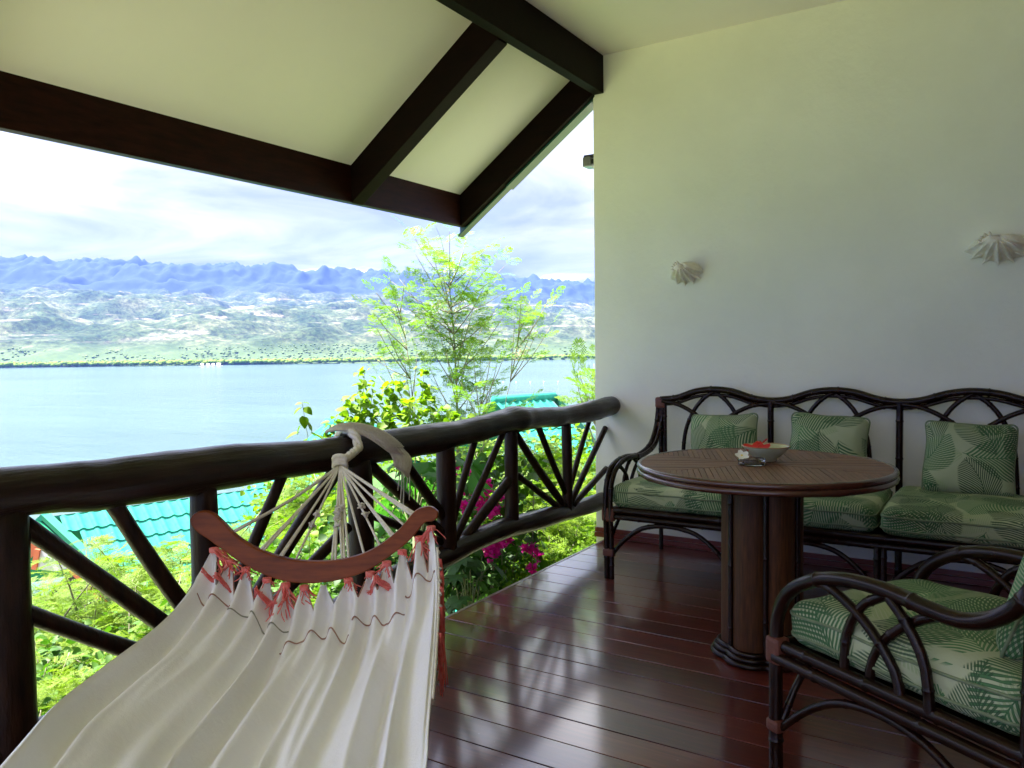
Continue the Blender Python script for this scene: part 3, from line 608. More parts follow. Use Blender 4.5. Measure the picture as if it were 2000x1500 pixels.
for x in (-1.085, -0.45):
    sc_('front_leg', [(x-.012, YF, .34), (x-.012, YF, 0)], .0135, straight=True, node=.2)
    sc_('front_leg', [(x+.014, YF, .34), (x+.014, YF, 0)], .0135, straight=True, node=.17)
def arch(x0, x1, y, zt, z0, r_, nm_='front_arch'):
    w_ = x1-x0; sc_(nm_, [(x0, y, z0), (x0+w_*.10, y, z0+(zt-z0)*.42), (x0+w_*.27, y, z0+(zt-z0)*.86), (x0+w_*.5, y, zt), (x0+w_*.73, y, z0+(zt-z0)*.86), (x0+w_*.90, y, z0+(zt-z0)*.42), (x1, y, z0)], r_, node=.19)
for i in range(3):
    a0 = SX[i]+(.02 if i else 0.01); arch(a0, SX[i+1]-.02, YF+.004, .305, .135, .012)
    arch(SX[i]+.02, SX[i+1]-.02, YB-.02, .30, .16, .011, 'rear_arch')
for x in SX:
    for s_ in (-1, 1):
        if (x == SX[0] and s_ < 0) or (x == SX[3] and s_ > 0): continue
        sc_('rear_brace', [(x+s_*.008, YB, .20), (x+s_*.02, YB-.01, .25), (x+s_*.06, YB-.01, .33)], .009)

# cushions
def rounded_slab(name, hx, hy, hz, r, puff=0.0, n=14, wob=0.0, seed=0, mat='fabric', dent=0.0, pinch=0.0):
    """soft cushion: subdivided box with rounded edges, puffed faces, metre UVs"""
    V = []; F = []; UV = []
    faces = [((0, 1, 2), 1), ((0, 1, 2), -1), ((0, 2, 1), 1), ((0, 2, 1), -1), ((1, 2, 0), 1), ((1, 2, 0), -1)]
    h = (hx, hy, hz); m_ = (n, n, max(4, n//2))
    for (a, b_, c), sg in faces:
        na, nb = (m_[a], m_[b_]); base_ = len(V)
        for j in range(nb+1):
            for i in range(na+1):
                ta = math.sin((i/na*2-1)*PI/2*0.92)/math.sin(PI/2*0.92); tb = math.sin((j/nb*2-1)*PI/2*0.92)/math.sin(PI/2*0.92)
                q = [0, 0, 0]; q[a] = h[a]*ta; q[b_] = h[b_]*tb; q[c] = h[c]*sg
                inner = [max(-(h[k]-r), min(h[k]-r, q[k])) for k in range(3)]
                d = Vector(q)-Vector(inner); d = d.normalized()*r if d.length > 1e-9 else Vector((0, 0, 0))
                if d.length == 0:
                    d = Vector((0, 0, 0)); d[c] = sg*r
                v = Vector(inner)+d
                fx, fy = v.x/hx, v.y/hy
                pf = (1-fx*fx)*(1-fy*fy)
                v.z += (puff*pf)*(1 if v.z > 0 else -0.3)*min(1, abs(v.z)/hz)
                if dent and v.z > 0: v.z -= dent*math.exp(-((fx*1.6)**2+(fy*1.6)**2))
                if pinch:
                    e = 1-pinch*(1-abs(fx)**2)*abs(fy)**6; v.y *= e
                    e = 1-pinch*(1-abs(fy)**2)*abs(fx)**6; v.x *= e
                    v.z *= (1-0.55*max(abs(fx), abs(fy))**5)
                if wob:
                    v += Vector((mnoise.noise(v*7+Vector((seed, 0, 0))), mnoise.noise(v*7+Vector((0, seed, 3))), mnoise.noise(v*6+Vector((3, 5, seed)))))*wob
                V.append(tuple(v))
                UV.append({(0, 1): (v.x, v.y), (0, 2): (v.x, v.y*0+sg*hy+sg*(-v.z if sg > 0 else -v.z)), (1, 2): (sg*hx+sg*(-v.z)+0.0, v.y)}[(a, b_)])
        for j in range(nb):
            for i in range(na):
                k = base_+j*(na+1)+i; f_ = (k, k+1, k+na+2, k+na+1); F.append(f_ if (sg > 0) != (c == 1) else f_[::-1])
    me = bpy.data.meshes.new(name); me.from_pydata(V, [], F); me.update()
    ul = me.uv_layers.new(name='UVMap')
    for lp in me.loops: ul.data[lp.index].uv = UV[lp.vertex_index]
    bm = bmesh.new(); bm.from_mesh(me); bmesh.ops.remove_doubles(bm, verts=bm.verts, dist=0.0006); bmesh.ops.recalc_face_normals(bm, faces=bm.faces); bm.to_mesh(me); bm.free()
    me.polygons.foreach_set('use_smooth', np.ones(len(me.polygons), dtype=bool)); me.materials.append(M[mat])
    o = link(bpy.data.objects.new(name, me))
    rc_ = .045 if not pinch else .030                      # piping along the seams
    for zz in ((.026, -.028) if not pinch else (.0,)):
        P = []
        ax2, ay2 = hx-rc_, hy-rc_
        for (qx, qy, a0) in ((1, 1, 0), (-1, 1, 90), (-1, -1, 180), (1, -1, 270)):
            for k in range(6):
                t = math.radians(a0+90*k/5); P.append((qx*ax2+math.cos(t)*rc_, qy*ay2+math.sin(t)*rc_))
        P2 = []
        for k in range(len(P)):
            a, b_ = P[k], P[(k+1) % len(P)]; L2 = math.hypot(b_[0]-a[0], b_[1]-a[1]); m2 = max(1, int(L2/.025))
            for j in range(m2): P2.append((a[0]+(b_[0]-a[0])*j/m2, a[1]+(b_[1]-a[1])*j/m2))
        Q = []
        for x_, y_ in P2:
            v = Vector((x_, y_, zz)); fx, fy = v.x/hx, v.y/hy
            if pinch: v.y *= 1-pinch*(1-min(1, abs(fx))**2)*min(1, abs(fy))**6; v.x *= 1-pinch*(1-min(1, abs(fy))**2)*min(1, abs(fx))**6
            if wob: v += Vector((mnoise.noise(v*7+Vector((seed, 0, 0))), mnoise.noise(v*7+Vector((0, seed, 3))), mnoise.noise(v*6+Vector((3, 5, seed)))))*wob
            Q.append(v)
        mb = MB(); mb.tube([tuple(q) for q in Q], .0042, 6, closed=True); mb.build('piping', M['piping'], o)
    return o
cs = [((-1.405, 4.03), 'palm print seat cushion at the left end of the sofa, beside the rail', .318), ((-0.775, 4.03), 'palm print seat cushion in the middle of the sofa, half behind the round table', .305), ((-0.135, 4.00), 'palm print seat cushion at the right of the sofa, pushed forward', .315)]
for k, ((x, y), lb, hx) in enumerate(cs):
    o = rounded_slab('seat_cushion', hx, .335, .060, .045, .012, 18, .007, k*3.3); o.location = (x, y, .432+.006*(k == 2))
    tagset(o, lb, 'cushion', 'palm print seat cushions on the sofa')
ps = [((-1.305, 4.255), 0.62, 'palm print throw pillow leaning at the left of the sofa, behind the bowl', -.06), ((-0.765, 4.235), 0.635, 'palm print throw pillow in the middle of the sofa, partly behind the tabletop', .05), ((-0.140, 4.235), 0.622, 'palm print throw pillow at the right of the sofa, fully in view', .03)]
for k, ((x, y), z, lb, ro) in enumerate(ps):
    o = rounded_slab('throw_pillow', .19, .175, .055, .05, .022, 16, .008, k*5.1+2, pinch=.05); o.location = (x, y, z+.035); o.rotation_euler = (math.radians(76), ro, ro*0.5)
    tagset(o, lb, 'pillow', 'palm print throw pillows on the sofa')

# ------------------------------------------------------------------ rattan armchair
P0 = np.array([-.50, 2.20]); aang = math.atan2(-.54, .84)
chair = empty('rattan_armchair', (P0[0], P0[1], 0), aang, label='dark rattan armchair in the near right corner, turned to the round table', cat='armchair')
def cc(name, pts, r=.015, **kw): return cane_obj(name, pts, M['rattan'], chair, r=r, **kw)
for sgn, n0 in ((0, 0.0), (1, .56)):
    arm = [(-.035, n0, 0.0), (-.038, n0, .18), (-.037, n0, .36), (-.030, n0, .455), (.012, n0, .530), (.10, n0, .585), (.20, n0, .612), (.32, n0, .618), (.43, n0, .606), (.52, n0, .606), (.60, n0, .645), (.66, n0, .72), (.70, n0, .86)]
    cc('arm', arm, .019, node=.28, seg=12, seed=3*sgn)
    cc('arm_brace', [(.10, n0, .585), (.165, n0, .573), (.241, n0, .535), (.296, n0, .49), (.345, n0, .43), (.361, n0, .37)], .0125, node=.17)
    cc('arm_brace', [(.315, n0+.006, .605), (.241, n0+.006, .555), (.200, n0+.006, .472), (.191, n0+.006, .37)], .0125, node=.15)
    cc('arm_brace', [(.33, n0-.006, .605), (.379, n0-.006, .557), (.425, n0-.006, .48), (.440, n0-.006, .37)], .0125, node=.16)
    cc('arm_brace', [(.50, n0+.010, .602), (.45, n0+.010, .594), (.379, n0+.010, .557), (.304, n0+.010, .49), (.270, n0+.010, .42), (.265, n0+.010, .37)], .0125, node=.15)
    cc('side_rail', [(-.03, n0, .372), (.66, n0, .372)], .017, straight=True, node=.19, seg=10, seed=1)
    cc('side_rail', [(-.03, n0-.012 if sgn == 0 else n0+.012, .338), (.66, n0-.012 if sgn == 0 else n0+.012, .338)], .016, straight=True, node=.31, seg=10, seed=2)
    cc('side_arch', [(-.015, n0, .142), (.05, n0, .205), (.12, n0, .258), (.20, n0, .296), (.31, n0, .312), (.42, n0, .296), (.51, n0, .25), (.58, n0, .19), (.63, n0, .14)], .011, node=.2)
    cc('rear_leg', [(.665, n0, .80), (.655, n0, .40), (.665, n0, 0.0)], .018, node=.22)
    mbb = MB(); mbb.box((-.058, n0-.024, .318), (-.004, n0+.022, .394)); mbb.build('binding', M['binding'], chair, bevel=.012)
    mbb = MB(); mbb.box((-.058, n0-.021, .125), (-.010, n0+.021, .160)); mbb.build('binding', M['binding'], chair, bevel=.010)
    cc('corner_brace', [(-.02, n0+(.01 if sgn == 0 else -.01), .16), (-.02, n0+(.06 if sgn == 0 else -.06), .25), (-.02, n0+(.13 if sgn == 0 else -.13), .325)], .010, node=.12)
cc('front_rail', [(-.03, 0, .372), (-.03, .56, .372)], .017, straight=True, node=.2); cc('front_rail', [(-.03, 0, .338), (-.03, .56, .338)], .016, straight=True, node=.24)
cc('rear_rail', [(.655, 0, .355), (.655, .56, .355)], .016, straight=True, node=.2)
cc('back_rail', [(.70, 0, .86), (.72, .14, .91), (.73, .28, .925), (.72, .42, .91), (.70, .56, .86)], .018, node=.24)
for n0 in (.19, .37): cc('back_post', [(.66, n0, .36), (.69, n0, .70), (.72, n0, .91)], .012, node=.17)
cc('back_rail', [(.665, 0, .50), (.665, .56, .50)], .013, straight=True)
mbb = MB(); mbb.box((0.0, .01, .355), (.64, .55, .368)); mbb.build('seat_panel', M['rattan'], chair, smooth=False)
ch_m = Matrix.Translation((P0[0], P0[1], 0)) @ Matrix.Rotation(aang, 4, 'Z')
def place_local(o, lo, rot=(0, 0, 0)):
    o.matrix_world = ch_m @ Matrix.Translation(lo) @ Matrix.Rotation(rot[2], 4, 'Z') @ Matrix.Rotation(rot[1], 4, 'Y') @ Matrix.Rotation(rot[0], 4, 'X'); return o
o = rounded_slab('seat_cushion', .325, .272, .062, .045, .020, 20, .012, 9.1, dent=.012); place_local(o, (.315, .28, .443)); tagset(o, 'thick palm print seat cushion on the near armchair', 'cushion')
o = rounded_slab('throw_pillow', .17, .19, .05, .045, .025, 16, .010, 4.4, pinch=.06); place_local(o, (.57, .29, .665), (0, math.radians(-72), .05)); tagset(o, 'palm print pillow standing against the back of the near armchair', 'pillow')

# ------------------------------------------------------------------ round table
TC = np.array([-.79, 3.07]); TZ = .745; TR = .458
table = empty('round_table', (TC[0], TC[1], 0), label='round dark cane table on a thick fluted pedestal in front of the sofa', cat='table')
def ring(r, z, n=64): return [(r*math.cos(2*PI*k/n), r*math.sin(2*PI*k/n), z) for k in range(n)]
mb = MB(); n_ = 64
mb.add(ring(TR, TZ-.034)+ring(TR, TZ-.007), [tuple(range(n_)), tuple(range(2*n_-1, n_-1, -1))]+[(k, (k+1) % n_, (k+1) % n_+n_, k+n_) for k in range(n_)])
mb.build('top_board', M['table_edge'], table, angle=.6)
for z, r_ in ((TZ-.009, .0115), (TZ-.031, .0125)):
    mb = MB(); P = ring(TR+.006, z, 72); mb.tube(P, [r_*(1+.22*math.exp(-(((k % 18)-9)/0.7)**2)) for k in range(72)], 10, closed=True); mb.build('edge_hoop', M['table_edge'], table)
sw = .0205
def wedge_slats(ang, half):
    tn = math.tan(half); k = 0; y = -TR*math.sin(half)
    out = []
    ny = int(2*TR*math.sin(half)/sw)
    for j in range(ny):
        ya = -TR*math.sin(half)+j*sw+.0010; yb = ya+sw-.0020
        def xs_(y_): return abs(y_)/tn+.001, math.sqrt(max(TR*TR-y_*y_, 0))-.001
        a0, a1 = xs_(ya); b0, b1 = xs_(yb)
        poly = [(a0, ya), (a1, ya), (b1, yb), (b0, yb)]
        if ya < 0 < yb: poly = [(a0, ya), (a1, ya), (b1, yb), (b0, yb), (.002, 0)]
        if a1-a0 < .01 and b1-b0 < .01: continue
        zt = TZ+random.uniform(-.0008, .0006)
        mb = MB(); mb.prism([(px_, py_) for px_, py_ in poly], 2, TZ-.006, zt)
        o = mb.build('slat', M['cane_table'], table, smooth=False); o.rotation_euler = (0, 0, ang); out.append(o)
    return out
th1 = math.atan2(2.753-3.07, -1.025+.79); th2 = math.atan2(3.017-3.07, -.442+.79)
bounds = [th1, th2, th1+PI, th2+PI]
bounds = [th1, th2, th1+PI, th2+PI]
for k in range(4):
    a, b_ = bounds[k], bounds[(k+1) % 4]
    while b_ < a: b_ += 2*PI
    half = (b_-a)/2; mid = (a+b_)/2
    wedge_slats(mid, half)
# pedestal
for k in range(6):
    a = 2*PI*k/6+.35; cx, cy = .078*math.cos(a), .078*math.sin(a); P = []
    arc = [(cx+.074*math.cos(a+t), cy+.074*math.sin(a+t)) for t in np.linspace(-1.5, 1.5, 13)]
    mb = MB(); mb.prism(arc+[(0, 0)], 2, .03, TZ-.036); mb.build('cane_panel', M['cane_panel'], table, angle=.6)
    g = a+PI/6; mb = MB(); mb.add(*cane([(.139*math.cos(g), .139*math.sin(g), .03), (.139*math.cos(g), .139*math.sin(g), TZ-.036)], .0105, node=.24, straight=True, seed=k)); mb.build('groove_cane', M['rattan'], table)
for j, (z, ex) in enumerate(((.012, .030), (.030, .019), (.047, .008))):
    P = []
    for t in np.linspace(0, 2*PI, 96, endpoint=False):
        rr = max(.078*math.cos(((t-.35+PI/6) % (PI/3))-PI/6)+math.sqrt(max(.074**2-(.078*math.sin(((t-.35+PI/6) % (PI/3))-PI/6))**2, 0)), .1)+ex
        P.append((rr*math.cos(t), rr*math.sin(t), z))
    mb = MB(); mb.tube(P, .0115, 8, closed=True); mb.build('base_hoop', M['rattan'], table)
# bowl with hibiscus
bx, by = -.795, 3.145
bowl = empty('ceramic_bowl', (bx, by, TZ), label='pale green ceramic bowl in the middle of the round table', cat='bowl')
def lathe(prof_, n=40):
    V = []; F = []
    for r_, z in prof_: V += [(r_*math.cos(2*PI*k/n), r_*math.sin(2*PI*k/n), z) for k in range(n)]
    for i in range(len(prof_)-1):
        for k in range(n): F.append((i*n+k, i*n+(k+1) % n, (i+1)*n+(k+1) % n, (i+1)*n+k))
    return V, F
mb = MB(); mb.add(*lathe([(.001, .004), (.038, .004), (.040, .001), (.042, .004), (.044, .012), (.070, .032), (.088, .056), (.0905, .060), (.087, .0595), (.068, .038), (.042, .018), (.001, .014)])); mb.build('bowl_body', M['bowl'], bowl)
mb = MB(); mb.tube([(.0895*math.cos(t), .0895*math.sin(t), .060) for t in np.linspace(0, 2*PI, 48, endpoint=False)], .0022, 6, closed=True); mb.build('rim', M['bowl_rim'], bowl)
def petal_mesh(L_, W_, curl, nx=7, ny=5, ruf=0.0, ph=0.0):
    V = []; F = []
    for i in range(nx+1):
        t = i/nx; wd = W_*math.sin(PI*min(1, (t*.82+.10)))**.8
        for j in range(ny+1):
            s_ = j/ny*2-1; V.append((L_*t, wd*s_, curl*t*t-.15*W_*(1-s_*s_)*t+ruf*math.sin(9*s_+ph)*t))
    for i in range(nx):
        for j in range(ny): k = i*(ny+1)+j; F.append((k, k+1, k+ny+2, k+ny+1))
    return np.array(V), F
def flower(name, loc_, mat, L_, W_, curl, tilt, rz, lbl, cat_, ruf=0.0, np_=5):
    root = empty(name, loc_, rz, label=lbl, cat=cat_); root.rotation_euler = (tilt[0], tilt[1], rz)
    for k in range(np_):
        V, F = petal_mesh(L_, W_, curl, ruf=ruf, ph=k); a = 2*PI*k/np_; c_, s_ = math.cos(a), math.sin(a)
        V2 = np.stack([V[:, 0]*c_-V[:, 1]*s_, V[:, 0]*s_+V[:, 1]*c_, V[:, 2]+.0006*k], 1); mesh_np('petal', V2, F, mat, root)
    return root
hib = flower('hibiscus_flower', (bx-.030, by-.018, TZ+.046), M['red_petal'], .052, .024, .016, (.25, -.1), .4, 'red hibiscus flower lying in the ceramic bowl', 'flower', .004)
mb = MB(); mb.tube(catmull([(0, 0, 0), (.016, .004, .018), (.042, .010, .034)], 6), .0018, 6)
for k in range(14):
    a = k*2.4; q = np.array([.030+.0009*k, .008, .025+.0008*k]); mb.tube([q, q+np.array([.004*math.cos(a), .004*math.sin(a), .003])], .0011, 5)
mb.build('stamen', M['red_petal'], hib)
# glass ashtray with a frangipani
gx, gy = -.815, 3.015
ash = empty('glass_ashtray', (gx, gy, TZ+.0005), label='small round clear glass ashtray in front of the bowl', cat='ashtray')
mb = MB(); mb.add(*lathe([(.0005, 0), (.045, 0), (.050, .004), (.051, .020), (.049, .025), (.045, .025), (.042, .020), (.040, .008), (.036, .006), (.0005, .006)], 48)); mb.build('dish', M['glass'], ash)
fr = flower('frangipani_flower', (gx-.034, gy-.006, TZ+.034), M['white_petal'], .027, .0115, .006, (.55, -.35), .9, 'white frangipani blossom resting on the rim of the glass ashtray', 'flower')
mb = MB(); mb.add(*lathe([(.0005, .003), (.004, .0022), (.0065, .001)], 12)); mb.build('yellow_throat', M['yellow'], fr)

# ------------------------------------------------------------------ shells on the wall
def conch(name, cx, cz, Wd, Hd, apex, ribs, lbl, seed):
    root = empty(name, (cx, WY, cz), label=lbl, cat='seashell', group='spiky white seashells on the wall')
    na, nr = 84, 12; V = []; F = []
    ax_, az_ = apex
    for i in range(na):
        th = 2*PI*i/na
        base_r = 1+.10*math.sin(th*2+seed)+.05*math.sin(5*th+seed*2)
        low = max(0.0, math.cos((th-1.5*PI)*.9))**.5           # scalloped lip side (down-left)
        sp_ = low*(.26*max(0, math.cos(ribs*th+seed))**3)
        ex, ez = Wd*math.cos(th)*base_r*(1+sp_), Hd*math.sin(th)*base_r*(1+sp_)
        for j in range(nr+1):
            t = j/nr
            px_ = ax_*(1-t)+ex*t; pz_ = az_*(1-t)+ez*t
            hgt_ = .105*(math.sin(PI*min(1, .10+.90*t))**.8)*(1-.35*t)+.030*(1-t)
            hgt_ += low*(.016*math.cos(ribs*th+seed))*min(1, t*1.6)+.004*mnoise.noise(Vector((px_*60, pz_*60, seed)))
            if j == nr: hgt_ = .004
            V.append((px_, -max(.001, hgt_), pz_))
    for i in range(na):
        for j in range(nr):
            a_ = i*(nr+1)+j; b2 = ((i+1) % na)*(nr+1)+j; F.append((a_, b2, b2+1, a_+1))
    mb = MB(); mb.add(V, F); mb.build('shell_body', M['shell'], root)
    mb = MB(); cV, cF = IV.copy(), IF                       # rounded shoulder whorl
    bm = bmesh.new(); bmesh.ops.create_icosphere(bm, subdivisions=3, radius=1.0); cV = np.array([v.co[:] for v in bm.verts]); cF = [[v.index for v in f.verts] for f in bm.faces]; bm.free()
    cV = np.array([v*(1+.10*math.sin(9*math.atan2(v[2], v[0])+6*v[1])+.08*mnoise.noise(Vector(v*3))) for v in cV])
    mb.add(cV*np.array([Wd*.40, .038, Hd*.42])+np.array([ax_-.20*Wd, -.078, az_-.30*Hd]), cF); mb.build('shoulder_whorl', M['shell'], root)
    for k in range(5):                                    # knobs of the spire
        th = 1.7+k*.42; q = np.array([ax_-.20*Wd+Wd*.36*math.cos(th), -.085, az_-.30*Hd+Hd*.38*math.sin(th)]); mb = MB()
        mb.add(*tube_arrays([q, q+np.array([.004*math.cos(th), -.016, .010*math.sin(th)]), q+np.array([.012*math.cos(th), -.026, .018*math.sin(th)])], [.010, .007, .002], 8)); mb.build('spire_knob', M['shell'], root)
    for k in range(6):
        th = (2*PI*(round((1.10+.16*k)*ribs/2)) - seed)/ribs; e = np.array([Wd*1.02*math.cos(th), -.012, Hd*1.02*math.sin(th)]); d = e/np.linalg.norm(e)
        mb = MB(); mb.add(*tube_arrays([e-d*.035+np.array([0, -.035, 0]), e-d*.01+np.array([0, -.018, 0]), e+d*.006+np.array([0, -.008, 0]), e+d*.018+np.array([0, -.012, -.003])], [.009, .009, .006, .0015], 8)); mb.build('finger', M['shell'], root)
conch('seashell', -1.592, 1.630, .084, .062, (-.002, .038), 12, 'smaller spiky white seashell hung on the wall above the left of the sofa', .6)
conch('seashell', -.035, 1.655, .118, .070, (-.010, .045), 13, 'larger spiky white seashell hung on the wall at the right edge', 1.9)

# ------------------------------------------------------------------ hammock
ham = empty('hammock', (-1.70, 1.65, 0), label='white cotton hammock with a curved wooden spreader bar tied to the log railing', cat='hammock')
def barp(px, py):
    D_ = 2.30; q = at(px, py, D_); return at(px, py, 2.30+.30*(q[2]-.62))
top_e = [(373, 1013), (382, 1002), (400, 997), (418, 1002), (437, 1018), (460, 1042), (493, 1065), (537, 1083), (583, 1093), (637, 1095), (683, 1088), (717, 1077), (750, 1058), (783, 1030), (807, 1001), (823, 991), (843, 989), (857, 999)]
bot_e = [(376, 1024), (383, 1033), (392, 1041), (410, 1053), (433, 1070), (467, 1094), (500, 1113), (550, 1132), (600, 1138), (650, 1134), (700, 1121), (735, 1104), (762, 1085), (790, 1064), (812, 1042), (830, 1020), (845, 1017), (855, 1011)]
T_ = np.array([barp(*q) for q in top_e]); B_ = np.array([barp(*q) for q in bot_e]); nb_ = np.cross(T_[-1]-T_[0], np.array([0, 0, 1.0])); nb_ /= np.linalg.norm(nb_)
TT = catmull(T_, 3); BB = catmull(B_, 3); th_ = .011
V = []; F = []
for a, b_ in zip(TT, BB):
    V += [a-nb_*th_, a+nb_*th_, b_+nb_*th_, b_-nb_*th_]
for i in range(len(TT)-1):
    for j in range(4): F.append((i*4+j, i*4+(j+1) % 4, i*4+4+(j+1) % 4, i*4+4+j))
F += [(0, 1, 2, 3), tuple(len(V)-4+j for j in (3, 2, 1, 0))]
mb = MB(); mb.add(V, F); wpart(mb, 'spreader_bar', M['bar'], ham, bevel=.004)
# gathering knot, rope over the rail, cords
knot = at(664, 903, 2.76)
def hp(name, mb, mat): return wpart(mb, name, M[mat], ham)
railc = np.array([RX, 0, 0.0])
yk = 2.20
zt, zb = prof(yk); rc = np.array([RX, yk, (zt+zb)/2]); rr_ = (zt-zb)/2+.012
def around(a0, a1, y0, y1, rad, n=18):
    return [(rc[0]+rad*math.cos(t), y0+(y1-y0)*k/(n-1), rc[2]+rad*math.sin(t)) for k, t in enumerate(np.linspace(a0, a1, n))]
front = np.array(around(0.3, 0.3, yk-.02, yk-.02, rr_+.008, 2))[0]
start = catmull([knot, knot*0.55+front*0.45+np.array([.004, 0, 0]), front], 8)
rp = np.vstack([start, np.array(around(.3, 2.7, yk-.02, yk+.03, rr_+.008, 16))])
mb = MB()
for s_ in range(3):                                        # twisted three-strand rope
    q = []
    for k, c_ in enumerate(rp):
        a = k*.75+s_*2*PI/3; q.append(c_+np.array([.4, .6, 0])*.0115*math.cos(a)+np.array([.25, 0, .6])*.0115*math.sin(a))
    mb.tube(q, .0105, 7)
hp('twisted_rope', mb, 'cord')
for s_ in range(16):                                       # woven band lapped over the log towards the right
    f_ = s_/15
    pth = [np.array((rc[0]+(rr_+.014+.010*math.sin(PI*f_))*math.cos(t), yk-.075+.110*f_+.23*u_**1.15+.008*math.sin(6*u_), rc[2]+(rr_+.014+.014*math.sin(PI*f_))*math.sin(t))) for u_, t in zip(np.linspace(0, 1, 16), np.linspace(1.95, -.15-.25*f_, 16))]
    mb = MB(); e = pth[-1]; pth2 = pth+[e+np.array([.006, .012, -.030]), e+np.array([.010, .010-.03*f_, -.055-.03*f_])]
    mb.tube(catmull(pth2, 3), .0060+.0008*math.sin(s_*2), 6)
    hp('band_cord', mb, 'cord')
mb = MB()
for k in range(30):                                        # cross weave of the band
    u_ = .10+.75*k/30; t = 2.1+(-.28-2.1)*u_
    q = [(rc[0]+(rr_+.021+.012*math.sin(PI*f_))*math.cos(t-.1*f_), yk-.075+.110*f_+.23*u_**1.15, rc[2]+(rr_+.021+.015*math.sin(PI*f_))*math.sin(t-.1*f_)) for f_ in np.linspace(0, 1, 6)]
    mb.tube(q, .0024, 5)
hp('band_weave', mb, 'cord')
for k in range(7):                                         # loose ends
    q0 = np.array([RX+.075, yk+.205+.008*k, rc[2]-.02]); ln = .10+.05*((k*5) % 4)
    mb = MB(); mb.tube(catmull([q0, q0+np.array([.01, .004*k-.01, -ln*.5]), q0+np.array([.006, -.02+.006*k, -ln])], 5), .0024, 5); hp('loose_cord', mb, 'cord')
# knot body
mb = MB()
for k in range(5):
    a = k*.62; P = [knot+np.array([.8*math.cos(t)*.023, .55*math.cos(t)*.023, math.sin(t)*(.014-.006*k)+(k-2)*.007])+np.array([.2, -.3, 0])*(.030-.004*k)*math.sin(t+a) for t in np.linspace(0, 2*PI, 14, endpoint=False)]
    mb.tube(P, .0080, 7, closed=True)
hp('gathering_knot', mb, 'cord')
ends = [(458, 1035), (508, 1072), (513, 1074), (545, 1086), (549, 1087), (577, 1092), (648, 1094), (655, 1093), (668, 1091), (673, 1090), (681, 1088), (711, 1079), (742, 1063), (766, 1046), (770, 1043), (788, 1022), (805, 1003), (810, 1000)]
random.seed(11)
for k, (px_, py_) in enumerate(ends):
    e = barp(px_, py_)+nb_*.0; d = e-knot; k0 = knot+np.array([0, 0, -.012])
    mid = (k0+e)/2+np.array([random.uniform(-.004, .004), random.uniform(-.004, .004), -.004-.010*random.random()*(k % 3 == 0)])
    P = catmull([k0, mid, e+np.array([0, 0, -.004])], 6); mb = MB(); mb.tube(P, .0040+.0012*(k in (0, 13, 16)), 6); hp('cord', mb, 'cord')
for cpt in (.52, .58, .62, .68):                           # small fuzzy knots on the cords
    for (px_, py_) in ((655, 1093), (577, 1092), (742, 1063), (668, 1091)):
        if random.random() < .5: continue
        e = barp(px_, py_); q = knot+(e-knot)*cpt; mb = MB()
        for j in range(8): mb.tube([q+np.array([random.uniform(-.010, .010) for _ in range(3)]) for _ in range(3)], .0034, 5)
        hp('cord_knot', mb, 'cord')
# cloth
bun = [(422, 1066), (452, 1088), (484, 1104), (525, 1124), (561, 1134), (597, 1139), (634, 1136), (683, 1125), (725, 1112), (757, 1092), (787, 1070), (820, 1044), (843, 1024)]
NBn = len(bun); PB = []
for k, (px_, py_) in enumerate(bun): PB.append(barp(px_, py_)+nb_*.016+np.array([0, 0, -.004]))
PB = np.array(PB)
Lp = np.array([at(398, 1112, 2.26), at(372, 1162, 2.18), at(300, 1245, 2.00), at(180, 1338, 1.76), at(100, 1400, 1.60), at(20, 1495, 1.40)])
Rp = np.array([at(852, 1050, 2.27), at(856, 1150, 2.14), at(852, 1240, 1.96), at(844, 1350, 1.70), at(838, 1430, 1.52), at(834, 1500, 1.36)])
ext = [np.array([.10, -.16, -.035]), np.array([.32, -.50, -.03]), np.array([.58, -.92, .10]), np.array([.90, -1.40, .34])]
Lp = np.vstack([Lp]+[Lp[-1]+e for e in ext]); Rp = np.vstack([Rp]+[Rp[-1]+e for e in ext])
Lc, Rc = catmull(Lp, 14), catmull(Rp, 14); nv = len(Lc)
cp = 14; nu_ = (NBn-1)*cp+1
def fold(u, v):
    a = NBn-1
    top = math.cos(2*PI*a*u)
    lowf = 0.60*math.cos(2*PI*(3.3*u+.25*v)+.8)+.42*math.cos(2*PI*(5.6*u-.2*v)+2.1)+.20*math.cos(2*PI*(9.3*u+.1*v))
    m_ = min(1, v/.30); m_ = m_*m_*(3-2*m_)
    # sharper ridges than valleys
    tp = .030*(abs((top+1)/2)**1.5*2-1)
    lw = .037*(1-1.6*abs(lowf)**1.15)
    return tp*(1-m_)+lw*m_
V = []; F = []
rows = 12
def basept(u, v):
    i = v*(nv-1); i0 = min(int(i), nv-2); f_ = i-i0
    Lq = Lc[i0]*(1-f_)+Lc[i0+1]*f_; Rq = Rc[i0]*(1-f_)+Rc[i0+1]*f_
    q = Lq*(1-u)+Rq*u; wv_ = np.linalg.norm(Rq-Lq)
    q[2] -= .115*(1-(2*u-1)**2)
    nrm = np.cross((Rq-Lq)/wv_, (Lc[i0+1]+Rc[i0+1]-Lc[i0]-Rc[i0])); nrm /= np.linalg.norm(nrm)+1e-9
    if nrm[2] < 0: nrm = -nrm
    return q+nrm*fold(u, v)*(1 if .01 < u < .99 else .6)
